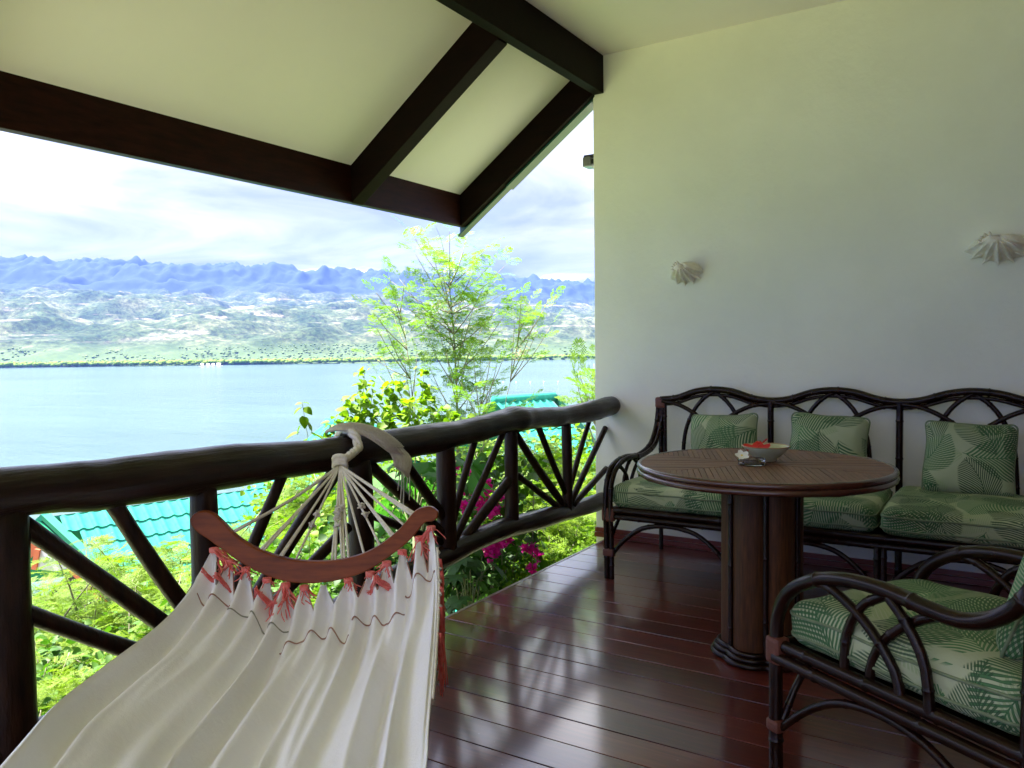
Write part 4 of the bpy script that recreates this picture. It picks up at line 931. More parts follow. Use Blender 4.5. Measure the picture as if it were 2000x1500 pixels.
# bunch cones: each half-bunch column narrows up to its tie point
tie_u = [(b_[0]-398)/(852-398) for b_ in bun]
edges = [0]+[(tie_u[k]+tie_u[k+1])/2 for k in range(NBn-1)]+[1]
cloth_cols = []
for k in range(NBn):
    cloth_cols.append(np.linspace(edges[k], edges[k+1], cp+1))
hem = []
for k in range(NBn):
    cu = cloth_cols[k]; idx = []
    for r_ in range(rows+1):
        t = r_/rows; row = []
        for j, u in enumerate(cu):
            bq = basept(u, 0.05); s_ = t**1.25
            side = (j/cp)*2-1
            a = side*1.9
            puck = np.array([_r[0]*math.sin(a), _r[1]*math.sin(a), 0])*.007+nb_*(.006*math.cos(a))
            tp = PB[k]+puck
            q = tp*(1-s_)+bq*s_
            q[2] = tp[2]*(1-t)+bq[2]*t+.0; q = q+nb_*(.007*math.cos(j*PI*.9+k)*(math.sin(PI*min(1, t+.12))))*(1-t)
            row.append(len(V)); V.append(q)
        idx.append(row)
    for r_ in range(rows):
        for j in range(cp): F.append((idx[r_][j], idx[r_][j+1], idx[r_+1][j+1], idx[r_+1][j]))
    hem.append(idx)
# main sheet
vs = list(np.linspace(.05, .45, 60))+list(np.linspace(.46, 1, 34)); grid_i = []
allu = np.concatenate([cloth_cols[k][:-1] if k < NBn-1 else cloth_cols[k] for k in range(NBn)])
for v in vs:
    row = []
    for u in allu: row.append(len(V)); V.append(basept(float(u), float(v)))
    grid_i.append(row)
for r_ in range(len(vs)-1):
    for j in range(len(allu)-1): F.append((grid_i[r_][j], grid_i[r_][j+1], grid_i[r_+1][j+1], grid_i[r_+1][j]))
Vc = np.array(V)
me = bpy.data.meshes.new('cloth'); me.from_pydata([tuple(v) for v in Vc], [], F); me.update()
bm = bmesh.new(); bm.from_mesh(me); bmesh.ops.remove_doubles(bm, verts=bm.verts, dist=.0004); bm.to_mesh(me); bm.free()
me.polygons.foreach_set('use_smooth', np.ones(len(me.polygons), dtype=bool)); me.materials.append(M['canvas'])
o = bpy.data.objects.new('cloth', me); link(o); sd_ = o.modifiers.new('thick', 'SOLIDIFY'); sd_.thickness = .0018; loc(o, ham)
# stitching along the scalloped hem and in waves below
for k in range(NBn-1):
    A = [Vc[hem[k][r_][-1]] for r_ in range(5, rows+1)]; Bq = [Vc[hem[k+1][r_][0]] for r_ in range(rows, 4, -1)]
    P = np.array(A+Bq); P = P+nb_*.0025+np.array([0, 0, .0015])
    P2 = np.array([P[0]]+[(P[i-1]+P[i]+P[i+1])/3 for i in range(1, len(P)-1)]+[P[-1]])
    mb = MB(); mb.tube(catmull(P2, 3), .0019, 5); hp('hem_stitching', mb, 'stitch' if k % 3 else 'stitch_g')
def wave_line(u0, u1, v0, amp, n_w, ph, mat):
    P = []
    for t in np.linspace(0, 1, 60):
        u = u0+(u1-u0)*t; v = v0+amp*math.sin(t*2*PI*n_w+ph)
        P.append(basept(u, v)+np.array([0, 0, .004])+nb_*.002)
    mb = MB(); mb.tube(P, .0021, 5); hp('wavy_stitching', mb, mat)
wave_line(.02, .16, .095, .014, 1.0, .4, 'stitch'); wave_line(.16, .38, .105, .015, 1.2, 2.5, 'stitch_g'); wave_line(.38, .66, .135, .016, 1.0, 1.2, 'stitch'); wave_line(.66, .86, .115, .014, 1.0, 3.4, 'stitch'); wave_line(.86, .99, .07, .008, 1.3, .3, 'stitch')
# red tassels
random.seed(5)
def tassel(q0, length, n_, spread, drift, r_=.0019):
    mb = MB()
    for k in range(int(n_*1.5)):
        a = q0+np.array([random.uniform(-.006, .006), random.uniform(-.006, .006), random.uniform(-.006, .008)])+nb_*.006
        P = [a]; d = np.array([random.uniform(-spread, spread), random.uniform(-spread, spread), -1.0])+drift
        for s_ in range(5):
            d = d+np.array([random.uniform(-.5, .5), random.uniform(-.5, .5), random.uniform(-.25, .25)]); P.append(P[-1]+d/np.linalg.norm(d)*length/5*random.uniform(.7, 1.2))
        mb.tube(catmull(P, 3), [r_*.9]*(15)+[r_*.5], 4)
    for s_ in range(3): mb.tube([q0+nb_*.002+np.array([_r[0]*math.cos(t)*.011, _r[1]*math.cos(t)*.011, .004*s_-.006])+nb_*math.sin(t)*.010 for t in np.linspace(0, 2*PI, 12, endpoint=False)], .0034, 5, closed=True)
    return hp('red_tassel', mb, 'red_thread')
rt = _r
tl = {0: (.095, 26, .5, .9), 1: (.06, 16, .6, .3), 2: (.035, 12, .9, 0), 4: (.105, 38, .45, -.1), 5: (.045, 14, .6, .2), 7: (.045, 16, .7, .4), 8: (.02, 8, .9, 0), 9: (.040, 14, .6, -.2), 10: (.022, 9, .9, 0), 11: (.085, 24, .25, .1), 12: (.06, 18, .3, -.2), 3: (.03, 8, .8, 0)}
for k, (ln, n_, sp_, dr) in tl.items(): tassel(PB[k]+np.array([0, 0, -.002]), ln, n_, sp_, rt*dr)
# red frayed fringe lengths lying on the cloth
for (u0, v0, u1, v1, nn) in ((.02, .012, .11, .020, 26), (.22, .012, .33, .045, 26), (.70, .020, .79, .030, 24)):
    mb = MB()
    for k in range(nn):
        P = []
        for t in np.linspace(0, 1, 7): P.append(basept(u0+(u1-u0)*t+random.uniform(-.012, .012), v0+(v1-v0)*t+.006*math.sin(PI*t)+random.uniform(-.009, .009))+np.array([0, 0, .006+.010*math.sin(PI*t)])+nb_*.012)
        mb.tube(catmull(P, 3), .0015, 4)
    hp('red_fringe', mb, 'red_thread')
# right selvedge: edge cord with knots and hanging red fringe
P = [basept(1.0, v)+_r*.004 for v in np.linspace(.03, .36, 40)]; mb = MB(); mb.tube(P, .0036, 6); hp('edge_cord', mb, 'cord')
for v in (.04, .075, .105, .135, .165):
    q = basept(1.0, v)+_r*.006; mb = MB()
    for s_ in range(4): mb.tube([q+np.array([random.uniform(-.005, .005) for _ in range(3)]) for _ in range(4)], .0032, 5)
    hp('edge_knot', mb, 'cord')
for (v0, ln, n_) in ((.055, .16, 22), (.085, .13, 18), (.12, .17, 22), (.17, .22, 24), (.23, .15, 16)):
    mb = MB(); q0 = basept(1.0, v0)+_r*.010
    for k in range(n_):
        a = q0+np.array([random.uniform(-.005, .005) for _ in range(3)]); l_ = ln*random.uniform(.7, 1.05)
        mb.tube(catmull([a, a+np.array([random.uniform(-.006, .006), random.uniform(-.006, .006), -l_*.5]), a+np.array([random.uniform(-.010, .010), random.uniform(-.010, .010), -l_])], 3), .0013, 4)
    hp('red_fringe', mb, 'red_thread')
# far end of the hammock (behind the viewer)
endL, endR = Lc[-1], Rc[-1]; hook = np.array([.55, -1.75, 1.25])
mb = MB(); mb.tube([endL, (endL+endR)/2+np.array([0, 0, -.06]), endR], .014, 8); hp('spreader_bar', mb, 'bar')
for t in np.linspace(0, 1, 8):
    q = endL*(1-t)+endR*t; mb = MB(); mb.tube([q, (q+hook)/2, hook], .003, 5); hp('cord', mb, 'cord')
mb = MB(); mb.tube([hook+np.array([.0, .0, .0]), np.array([.75, -2.0, 2.2]), np.array([.85, -2.1, 2.99])], .010, 8); hp('twisted_rope', mb, 'cord')

# ------------------------------------------------------------------ roofs beyond the railing
def cam_basis(latu, dep): return _r*latu+_flat*dep
A0 = at(255, 1010, 13.0); e1 = cam_basis(.736, .677); e2 = cam_basis(.678, -.737)*math.cos(math.radians(34.5))+np.array([0, 0, -math.sin(math.radians(34.5))]); nn_ = np.cross(e1, e2); nn_ = nn_ if nn_[2] > 0 else -nn_
house = empty('green_roofed_house', tuple(A0-np.array([0, 0, 3.0])), label='nearest house with a turquoise tiled roof and orange gable boards below the railing', cat='house')
def rpt(a, b_, h=0.0): return A0+e1*a+e2*b_+nn_*h
# where the sloping edge at the left runs, in roof coordinates
def hit_roof(px, py):
    d = at(px, py, 1.0)-EYE; t = ((A0-EYE)@nn_)/(d@nn_); q = EYE+d*t-A0; return float(q@e1), float(q@e2)
va_, vb_ = hit_roof(89, 1010), hit_roof(171, 1086)
tw, tl_ = .20, .355
def tile_mesh():
    nx = 10; V = []; F = []
    for j, (b_, h0) in enumerate(((-.01, .026), (tl_*.5, .014), (tl_, .004+.022), (tl_, -.010))):
        pass
    for j, (b_, lift) in enumerate(((tl_+.012, -.004), (tl_+.012, .030), (tl_*.5, .018), (0.0, .006))):
        for i in range(nx+1):
            s_ = i/nx; wv_ = .030*max(0, math.sin(s_*2*PI))**1.2 - .008*max(0, -math.sin(s_*2*PI)); V.append((s_*tw, b_, lift+wv_ if j else lift+wv_-.004))
    for j in range(3):
        for i in range(nx): k = j*(nx+1)+i; F.append((k, k+1, k+nx+2, k+nx+1))
    return V, F
tv, tf = tile_mesh()
tme = bpy.data.meshes.new('roof_tile'); tme.from_pydata(tv, [], tf); tme.update(); tme.materials.append(M['turq'])
tme.polygons.foreach_set('use_smooth', np.ones(len(tme.polygons), dtype=bool)); tme.set_sharp_from_angle(angle=.9)
def pix(q):
    d = np.asarray(q)-EYE; z = d@_f; return 1000+FPX*(d@_R)/z, 750-FPX*(d@_U)/z
def edge_a(b_):   # left boundary in roof coordinate a, for a given b
    return va_[0]+(vb_[0]-va_[0])*(b_-va_[1])/(vb_[1]-va_[1])
cand = []
for j in range(0, 22):
    for i in range(-30, 60):
        a_, b_ = i*tw, va_[1]+.04+j*tl_
        if a_ < edge_a(b_+tl_*.5) or a_ > 9: continue
        q = rpt(a_+tw/2, b_+tl_/2); x_, y_ = pix(q); vis = 30 < x_ < 760 and 905 < y_ < 1230
        cand.append((0 if vis else 1, abs(y_-1030)+abs(x_-350)*.5, a_, b_))
cand.sort(); use = cand[:300]
Rm = Matrix((tuple(e1)+(0,), tuple(e2)+(0,), tuple(nn_)+(0,), (0, 0, 0, 1))).transposed()
inv_h = Matrix.Translation(house.location).inverted()
for (_, __, a_, b_) in use:
    o = bpy.data.objects.new('roof_tile', tme); link(o, house); q = rpt(a_, b_); o.matrix_local = inv_h @ Matrix.Translation(tuple(q)) @ Rm
rest = MB()
for (_, __, a_, b_) in cand[300:900]:
    rest.add([rpt(a_+x, b_+y, z) for x, y, z in tv], tf)
o = rest.build('roof_tiles', M['turq'], None); loc(o, house); o['kind'] = 'stuff'
def hb_(name, pts_faces, mat): mb = MB(); mb.add(*pts_faces); return loc(mb.build(name, M[mat], None, smooth=False), house)
def bar3(p, q, w_, h_, up=np.array([0, 0, 1.0])):
    p, q = np.array(p, float), np.array(q, float); d = (q-p)/np.linalg.norm(q-p); s_ = np.cross(d, up); s_ /= np.linalg.norm(s_); u_ = np.cross(s_, d)
    V = [p-s_*w_-u_*h_, p+s_*w_-u_*h_, p+s_*w_+u_*h_, p-s_*w_+u_*h_, q-s_*w_-u_*h_, q+s_*w_-u_*h_, q+s_*w_+u_*h_, q-s_*w_+u_*h_]
    return V, [(0, 3, 2, 1), (4, 5, 6, 7), (0, 1, 5, 4), (1, 2, 6, 5), (2, 3, 7, 6), (3, 0, 4, 7)]
ridge0 = rpt(edge_a(va_[1]), va_[1]); low0 = rpt(edge_a(va_[1]+9*tl_), va_[1]+9*tl_)
hb_('barge_cap', bar3(ridge0+nn_*.02, low0+nn_*.02, .075, .035), 'green_trim')
hb_('barge_board', bar3(ridge0-np.array([0, 0, .13])-e1*.06, low0-np.array([0, 0, .13])-e1*.06, .015, .085), 'teal_flash')
hb_('barge_cap', bar3(ridge0-np.array([0, 0, .05])-e1*.10, low0-np.array([0, 0, .05])-e1*.10, .02, .018), 'green_trim')
# other slope of the gable, seen edge-on, going down to the left
gl = at(-60, 1150, 12.3); 
hb_('barge_cap', bar3(ridge0+np.array([0, 0, .03]), gl+np.array([0, 0, .03]), .08, .04), 'turq')
hb_('barge_board', bar3(ridge0-np.array([0, 0, .12]), gl-np.array([0, 0, .12]), .02, .06), 'green_trim')
hb_('barge_board', bar3(ridge0-np.array([0, 0, .30])-e1*.02, gl-np.array([0, 0, .30])-e1*.02, .02, .10), 'orange')
hb_('barge_board', bar3(ridge0-np.array([0, 0, .42])+e1*.0, low0-np.array([0, 0, .62])+e1*.0, .02, .05), 'orange')
p1, p2, p3, p4 = at(76, 1072, 12.2), at(69, 1111, 12.2), at(108, 1116, 12.1), at(150, 1106, 12.1)
pan = MB(); pan.add([p1, p2, p3, p4, p1+_flat*.05, p2+_flat*.05, p3+_flat*.05, p4+_flat*.05], [(0, 1, 2, 3), (4, 7, 6, 5), (0, 4, 5, 1), (1, 5, 6, 2), (2, 6, 7, 3), (3, 7, 4, 0)]); loc(pan.build('gable_panel', M['grey_panel'], None, smooth=False), house)
hb_('panel_edge', bar3(p1, p2, .05, .04), 'orange')
# back slope and walls in the shade
bs = MB(); q1, q2 = ridge0, rpt(9, va_[1]); dn = gl-ridge0; bs.add([q1, q2, q2+dn, q1+dn, q1+np.array([0, 0, -.08]), q2+np.array([0, 0, -.08]), q2+dn+np.array([0, 0, -.08]), q1+dn+np.array([0, 0, -.08])], [(0, 1, 2, 3), (4, 7, 6, 5), (0, 4, 5, 1), (1, 5, 6, 2), (2, 6, 7, 3), (3, 7, 4, 0)])
loc(bs.build('rear_slope', M['turq'], None, smooth=False), house)
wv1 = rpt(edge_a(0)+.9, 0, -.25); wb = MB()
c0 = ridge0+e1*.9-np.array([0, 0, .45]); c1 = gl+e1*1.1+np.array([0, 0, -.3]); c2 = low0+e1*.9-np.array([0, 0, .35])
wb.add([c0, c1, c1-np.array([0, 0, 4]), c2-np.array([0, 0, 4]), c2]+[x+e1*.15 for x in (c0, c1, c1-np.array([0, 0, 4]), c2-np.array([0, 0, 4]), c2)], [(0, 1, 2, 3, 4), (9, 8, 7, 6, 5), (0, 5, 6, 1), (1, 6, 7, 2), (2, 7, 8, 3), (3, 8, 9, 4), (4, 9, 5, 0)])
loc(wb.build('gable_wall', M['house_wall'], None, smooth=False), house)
# second roof: ridge piece above the rail at right
def small_roof(name, r0, r1, down, rows_, lbl):
    root = empty(name, tuple(r0-np.array([0, 0, 3])), label=lbl, cat='house')
    d = (r1-r0); ln = np.linalg.norm(d); d = d/ln; dn_ = down/np.linalg.norm(down); nrm = np.cross(d, dn_); nrm = nrm if nrm[2] > 0 else -nrm
    mb = MB(); mb.tube([r0, r1], .11, 10); loc(mb.build('ridge_cap', M['turq'], None), root)
    Rm_ = Matrix((tuple(d)+(0,), tuple(dn_)+(0,), tuple(nrm)+(0,), (0, 0, 0, 1))).transposed(); iv = Matrix.Translation(root.location).inverted()
    n_c = max(1, int(ln/tw)); cnt = 0
    for j in range(rows_):
        for i in range(n_c):
            q = r0+d*(i*tw)+dn_*(j*tl_+.05)
            if cnt < 290:
                o = bpy.data.objects.new('roof_tile', tme); link(o, root); o.matrix_local = iv @ Matrix.Translation(tuple(q)) @ Rm_; cnt += 1
    ridge_end = r1+np.array([0, 0, 0]); mb = MB(); mb.add(*bar3(r1+dn_*.05+d*.04, r1+dn_*(rows_*tl_)+d*.04, .05, .10)); loc(mb.build('barge_board', M['teal_flash'], None, smooth=False), root)
    mb = MB(); mb.add([r0, r1, r1+np.array(dn_)*[-1, -1, 1]*rows_*tl_, r0+np.array(dn_)*[-1, -1, 1]*rows_*tl_], [(0, 1, 2, 3)]); mb.add([r0-np.array([0, 0, .06]), r1-np.array([0, 0, .06]), r1+np.array(dn_)*[-1, -1, 1]*rows_*tl_-np.array([0, 0, .06]), r0+np.array(dn_)*[-1, -1, 1]*rows_*tl_-np.array([0, 0, .06])], [(3, 2, 1, 0)])
    loc(mb.build('rear_slope', M['turq'], None, smooth=False), root)
    w0, w1 = r0+np.array(dn_)*rows_*tl_*.8+d*.3, r1+np.array(dn_)*rows_*tl_*.8-d*.3
    w2, w3 = r1+np.array(dn_)*[-1, -1, 1]*rows_*tl_*.8-d*.3, r0+np.array(dn_)*[-1, -1, 1]*rows_*tl_*.8+d*.3
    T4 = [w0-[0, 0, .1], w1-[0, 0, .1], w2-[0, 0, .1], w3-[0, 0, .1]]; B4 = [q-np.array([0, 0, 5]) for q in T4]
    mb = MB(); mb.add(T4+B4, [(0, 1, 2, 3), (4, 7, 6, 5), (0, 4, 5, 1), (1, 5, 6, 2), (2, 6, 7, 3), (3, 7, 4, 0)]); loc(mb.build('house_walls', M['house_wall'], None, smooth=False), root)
r1_ = at(1083, 775, 19.0); rdir = cam_basis(.80, .60); r0_ = r1_-rdir*1.8
perp = cam_basis(.60, -.80); small_roof('green_roofed_house', r0_, r1_, perp*math.cos(.62)+np.array([0, 0, -math.sin(.62)]), 11, 'turquoise tiled roof end showing above the rail at the right')
r1_ = at(640, 826, 17.0); rdir = cam_basis(-.62, .78); r0_ = r1_-rdir*2.2
perp = cam_basis(-.78, -.62); small_roof('green_roofed_house', r1_, r0_, perp*math.cos(.62)+np.array([0, 0, -math.sin(.62)]), 9, 'small turquoise roof corner just behind the rope on the railing')

# ------------------------------------------------------------------ boats and buoys
rb = at(412, 715, 1160); rb[2] = SEA
raft = empty('fish_raft', tuple(rb), YAW, label='long pale wooden raft moored at the far shore', cat='raft')
mb = MB(); mb.box((-17, -3, .0), (17, 3, .9)); mb.build('hull', M['raft'], raft, smooth=False)
for x, w_, h_ in ((-14, 3, 3.2), (-6, 4, 2.4), (2, 3, 2.6), (9, 5, 3.4)):
    mb = MB(); mb.box((x, -2, .9), (x+w_, 2, h_)); mb.build('hut', M['buoy'], raft, smooth=False)
    mb = MB(); mb.prism([(-2.4, h_), (2.4, h_), (0, h_+1.2)], 0, x-.4, x+w_+.4); mb.build('hut_roof', M['raft'], raft, smooth=False)
for k, (px_, py_) in enumerate(((983, 748), (1008, 747.5), (1036, 747), (1062, 747), (1090, 747), (1122, 746))):
    q = at(px_, py_, 480); q[2] = SEA+.3
    mb = MB(); mb.add(*lathe([(.001, -.3), (.3, -.2), (.42, .05), (.36, .3), (.2, .42), (.001, .45)], 12)); o = mb.build('buoy', M['buoy'], None); o.location = tuple(q)
    tagset(o, ['leftmost white buoy of the row, by the leaning sapling stem', 'second white buoy of the row from the sapling stem', 'third white buoy of the row counted from the sapling stem', 'third white buoy of the row counted back from the wall', 'second white buoy of the row counted back from the wall', 'white buoy of the row floating closest to the wall edge'][k], 'buoy', 'white buoys in a row on the water')

# ------------------------------------------------------------------ plants
def quad_leaf(c, d, nrm, L_, W_):
    """vectorised rhombus-ish leaves: c,d,nrm (n,3) -> (n,4,3)"""
    s_ = np.cross(d, nrm); s_ /= np.linalg.norm(s_, axis=1)[:, None]+1e-9
    L_ = np.asarray(L_).reshape(-1, 1); W_ = np.asarray(W_).reshape(-1, 1)
    return np.stack([c, c+d*L_*.5+s_*W_*.5, c+d*L_, c+d*L_*.5-s_*W_*.5], 1)
def frond_tmpl(Lr, pairs, Lp_, lf, ll, lw, droop=.25, seed=0, term=True):
    """bipinnate leaf in local space: along +x, flat in xy. returns quads (n,4,3)"""
    R_ = np.random.default_rng(seed); Q = []
    for i in range(pairs):
        t = .25+.75*i/max(1, pairs-1); base_ = np.array([Lr*t, 0, -droop*Lr*t*t])
        for sg in (-1, 1):
            ang = (1.0-.45*t)*sg+R_.normal(0, .08); pl_ = Lp_*(math.sin(PI*(.25+.6*t)))*R_.uniform(.85, 1.1)
            ax = np.array([math.cos(ang), math.sin(ang), R_.normal(-.1, .1)]); ax /= np.linalg.norm(ax)
            up = np.array([0, 0, 1.0]); sd_ = np.cross(up, ax)
            Q.append(quad_leaf(base_[None], ax[None], up[None], [pl_], [.0022])[0])
            for k in range(lf):
                u_ = (k+1)/(lf+.5); c = base_+ax*pl_*u_; c[2] -= droop*.4*pl_*u_*u_
                for s2 in (-1, 1):
                    dd_ = ax*.55+sd_*s2*.83+np.array([0, 0, R_.normal(0, .12)]); dd_ /= np.linalg.norm(dd_)
                    Q.append(quad_leaf(c[None], dd_[None], (up+R_.normal(0, .15, 3))[None], [ll*R_.uniform(.85, 1.15)], [lw])[0])
    for k in range(6):
        t0, t1 = k/6, (k+1)/6; a = np.array([Lr*t0, 0, -droop*Lr*t0*t0]); b_ = np.array([Lr*t1, 0, -droop*Lr*t1*t1]); d = b_-a
        Q.append(np.array([a+[0, .0012, 0], b_+[0, .0012, 0], b_-[0, .0012, 0], a-[0, .0012, 0]]))
    return np.array(Q)
def instances(tm, pos, dirs, scale, R_, tilt=.35):
    out = []
    for p_, d, s_ in zip(pos, dirs, scale):
        d = d/np.linalg.norm(d); up = np.array([0, 0, 1.0])+R_.normal(0, tilt, 3); y_ = np.cross(up, d); y_ /= np.linalg.norm(y_)+1e-9; z_ = np.cross(d, y_)
        Mx = np.stack([d, y_, z_], 0)*s_; T = tm[R_.integers(len(tm))]
        out.append(T.reshape(-1, 3) @ Mx + p_)
    V = np.vstack(out); F = np.arange(len(V)).reshape(-1, 4); return V, F
TL = [frond_tmpl(.17, 6, .085, 11, .0125, .0050, .3, s) for s in range(4)]            # leucaena-like
TLS = [frond_tmpl(.19, 6, .095, 7, .018, .0085, .3, s+9) for s in range(3)]            # the same, farther off
TM = [frond_tmpl(.26, 5, .12, 5, .022, .0150, .15, s+20) for s in range(4)]            # moringa-like
def branch(mb, P, r0, r1, seg=6):
    P = [np.asarray(q, float) for q in P]; sg = [np.linalg.norm(P[i+1]-P[i]) for i in range(len(P)-1)]; mn = max(min(sg), .04); Q = [P[0]]
    for i in range(len(sg)):                       # even out the spacing so that the curve does not overshoot
        k = int(min(8, max(1, round(sg[i]/mn/1.5))))
        for j in range(1, k+1): Q.append(P[i]+(P[i+1]-P[i])*j/k)
    C = catmull(Q, 3); L_ = np.concatenate([[0], np.cumsum(np.linalg.norm(np.diff(C, axis=0), axis=1))]); t = L_/L_[-1]
    mb.tube(C, r1+(r0-r1)*(1-t)**1.15, seg); return C
def ground_z(x): return -3.2-max(0, -x-5)*.42
def sprays(root, mb, tips, origin_f, tm, R_, n_per, size, spread, mat, name='foliage', br=.004):
    """branches from a stem function to each tip, with fronds set along the outer part"""
    pos = []; dirs = []; sc2 = []
    for tp in tips:
        tp = np.array(tp); o_ = origin_f(tp); mid = (o_*.45+tp*.55)+np.array([0, 0, -.06*np.linalg.norm(tp-o_)])
        P = branch(mb, [o_, mid, tp], br*1.6, br*.6, 5)
        d0 = tp-o_; d0 /= np.linalg.norm(d0)+1e-9
        for k in range(n_per):
            t = 1-(k/n_per)*.72; q = P[min(len(P)-1, int(t*(len(P)-1)))]
            a = R_.uniform(0, 2*PI); out_ = np.array([math.cos(a), math.sin(a), R_.uniform(-.25, .35)])
            d = d0*.55+out_*(1.0 if k else .2); pos.append(q); dirs.append(d); sc2.append(size*R_.uniform(.75, 1.2))
    V, F = instances(tm, np.array(pos), np.array(dirs), sc2, R_, spread); return mesh_np(name, V, F, M[mat], root)
def plant(name, x, y, lbl, cat_='shrub', z=None):
    return empty(name, (x, y, ground_z(x) if z is None else z), label=lbl, cat=cat_)
def finish(root, mb, mat='bark', name='stems'):
    o = mb.build(name, M[mat], None); loc(o, root)
    for ch in list(root.children):
        if ch is not o and ch.matrix_parent_inverse == Matrix.Identity(4): ch.matrix_parent_inverse = Matrix.Translation(root.location).inverted()
# tall airy tree behind the railing
def airy_tree(lbl, trunk, dist, tips, seed, n_per=7, size=1.0, r0=.036, cat_='tree', name='slender_tree', tm=None, flowers=(), jit=.55, mat='moringa'):
    R_ = np.random.default_rng(seed)
    T3 = [at(px, py, dist) for px, py in trunk]; g = T3[0].copy(); g[2] = ground_z(g[0])
    root = plant(name, g[0], g[1], lbl, cat_)
    mb = MB(); tr_ = branch(mb, [g]+T3, r0, r0*.05, 8)
    def of(tp):
        z = tp[2]-.22-.35*R_.random(); k = int(np.argmin(np.abs(tr_[:, 2]-z))); return tr_[k]
    tp3 = []
    for px, py in tips:
        q = at(px, py, dist+R_.normal(0, jit)); tp3.append(q)
    sprays(root, mb, tp3, of, tm or TM, R_, n_per, size, .30, mat, 'crown')
    finish(root, mb, 'bark', 'trunk')
    if flowers:
        mf = []
        for px, py in flowers:
            c = at(px, py, dist-.15)
            for k in range(26):
                p_ = c+R_.normal(0, .035, 3); d = R_.normal(0, 1, 3); d /= np.linalg.norm(d); mf.append(quad_leaf(p_[None], d[None], R_.normal(0, 1, (1, 3)), [.030], [.018])[0])
        V = np.array(mf).reshape(-1, 3); o = mesh_np('blossom', V, np.arange(len(V)).reshape(-1, 4), M['cream_flower'], None); loc(o, root)
    return root
airy_tree('tall slender feathery tree rising above the railing to the roof eave', [(893, 850), (892, 760), (888, 680), (882, 600), (872, 520), (862, 470), (852, 445)], 7.5,
          [(800, 447), (830, 462), (878, 452), (912, 462), (955, 478), (812, 497), (845, 495), (905, 492), (962, 512), (985, 520), (780, 545), (822, 545), (865, 535), (925, 530), (968, 548), (765, 550), (850, 575), (900, 572), (945, 562), (985, 570), (820, 600), (870, 612), (925, 600), (975, 598), (800, 604), (855, 640), (905, 640), (950, 628), (985, 615), (835, 660), (930, 652), (872, 690), (915, 690), (960, 700), (840, 720), (905, 730), (865, 770), (915, 775), (850, 800), (900, 815), (930, 820), (870, 835)],
          21, 10, .72, flowers=[(872, 572), (862, 590), (880, 520), (885, 600), (870, 545)], jit=.35)
airy_tree('thin feathery sapling left of the tall tree above the yellow shoots', [(810, 850), (802, 740), (792, 660), (782, 610), (780, 560)], 7.9,
          [(735, 572), (770, 590), (755, 645), (725, 604), (790, 640), (735, 640), (770, 668), (722, 690), (748, 700), (790, 705), (815, 690), (740, 735), (775, 745), (810, 735), (770, 620), (760, 540), (790, 548)], 22, 6, .64, .018, jit=.2)
airy_tree('bare stemmed young tree right of the tall tree with a small airy crown', [(986, 800), (997, 745), (1006, 700), (1015, 650), (1030, 610), (1026, 585)], 8.0,
          [(1035, 588), (1070, 588), (1060, 608), (1018, 578), (1005, 628), (1045, 625), (1075, 638), (1050, 645), (1012, 655), (1000, 600), (1020, 615)], 23, 6, .64, .016, flowers=[(1016, 685), (1014, 692)], jit=.2)
airy_tree('middle young tree with straight pale stem between the tall tree and the wall', [(938, 850), (938, 770), (938, 700), (935, 650)], 7.2,
          [(960, 690), (985, 695), (970, 715), (925, 700), (955, 740), (900, 745), (960, 765), (925, 790), (985, 800), (950, 810), (910, 830), (1010, 790), (1030, 782), (1000, 812)], 24, 5, .62, .014, jit=.25)
airy_tree('low feathery sprig showing beside the wall edge above the rail', [(1165, 800), (1160, 760), (1152, 725)], 6.2,
          [(1130, 722), (1140, 748), (1125, 742), (1150, 770), (1135, 775), (1155, 742), (1160, 710)], 25, 6, .75, .012, jit=.1)
# feathery bushes
def feathery_bush(lbl, region, D0, D1, n, seed, tm, size, name='feathery_bush', mat='leuc', lean=0.0, topf=None, ytop_k=1.0):
    """region: list of (px, top py, bottom py); fronds fill the volume seen there between distances D0..D1"""
    R_ = np.random.default_rng(seed); reg = np.array(region, float); pos = []; dirs = []; sz = []
    cx = float(np.mean(reg[:, 0])); c = at(cx, float(np.mean(reg[:, 1:])), (D0+D1)/2)
    root = plant(name, c[0], c[1], lbl); mb = MB()
    hubs = []
    for k in range(n//7+1):
        px = R_.uniform(reg[0, 0], reg[-1, 0]); yt = np.interp(px, reg[:, 0], reg[:, 1]); yb_ = np.interp(px, reg[:, 0], reg[:, 2])
        f_ = R_.random()**1.0; py = yt+(yb_-yt)*f_
        D = D1+(D0-D1)*min(1, f_*1.0+R_.normal(0, .12)); hubs.append((px, py, max(2.6, D)))
    for px, py, D in hubs:
        hq = at(px, py, D)
        g = np.array([hq[0]-.15*R_.random(), hq[1]-.2+.4*R_.random(), ground_z(hq[0])]) if R_.random() < .18 else hq+np.array([R_.normal(0, .2), R_.normal(0, .2), -.5])
        if hq[0] > -2.28: continue
        branch(mb, [g, (g+hq)/2+R_.normal(0, .05, 3), hq], .010, .003, 5)
        for k in range(7):
            a = R_.uniform(0, 2*PI); d = np.array([math.cos(a), math.sin(a), R_.uniform(-.15, .55)]); q = hq+R_.normal(0, .05, 3)+np.array([0, 0, -.02*k])
            if q[0] > -2.25: continue
            pos.append(q); dirs.append(d); sz.append(size*R_.uniform(.75, 1.25))
    V, F = instances(tm, np.array(pos), np.array(dirs), sz, R_, .35); mesh_np('foliage', V, F, M[mat], root); finish(root, mb); return root
feathery_bush('bright yellow-green feathery bush filling the railing panel nearest the camera', [(30, 1150, 1420), (150, 1125, 1400), (260, 1065, 1400), (360, 1060, 1330), (420, 1070, 1300)], 3.7, 6.2, 1700, 31, TL, 1.0)
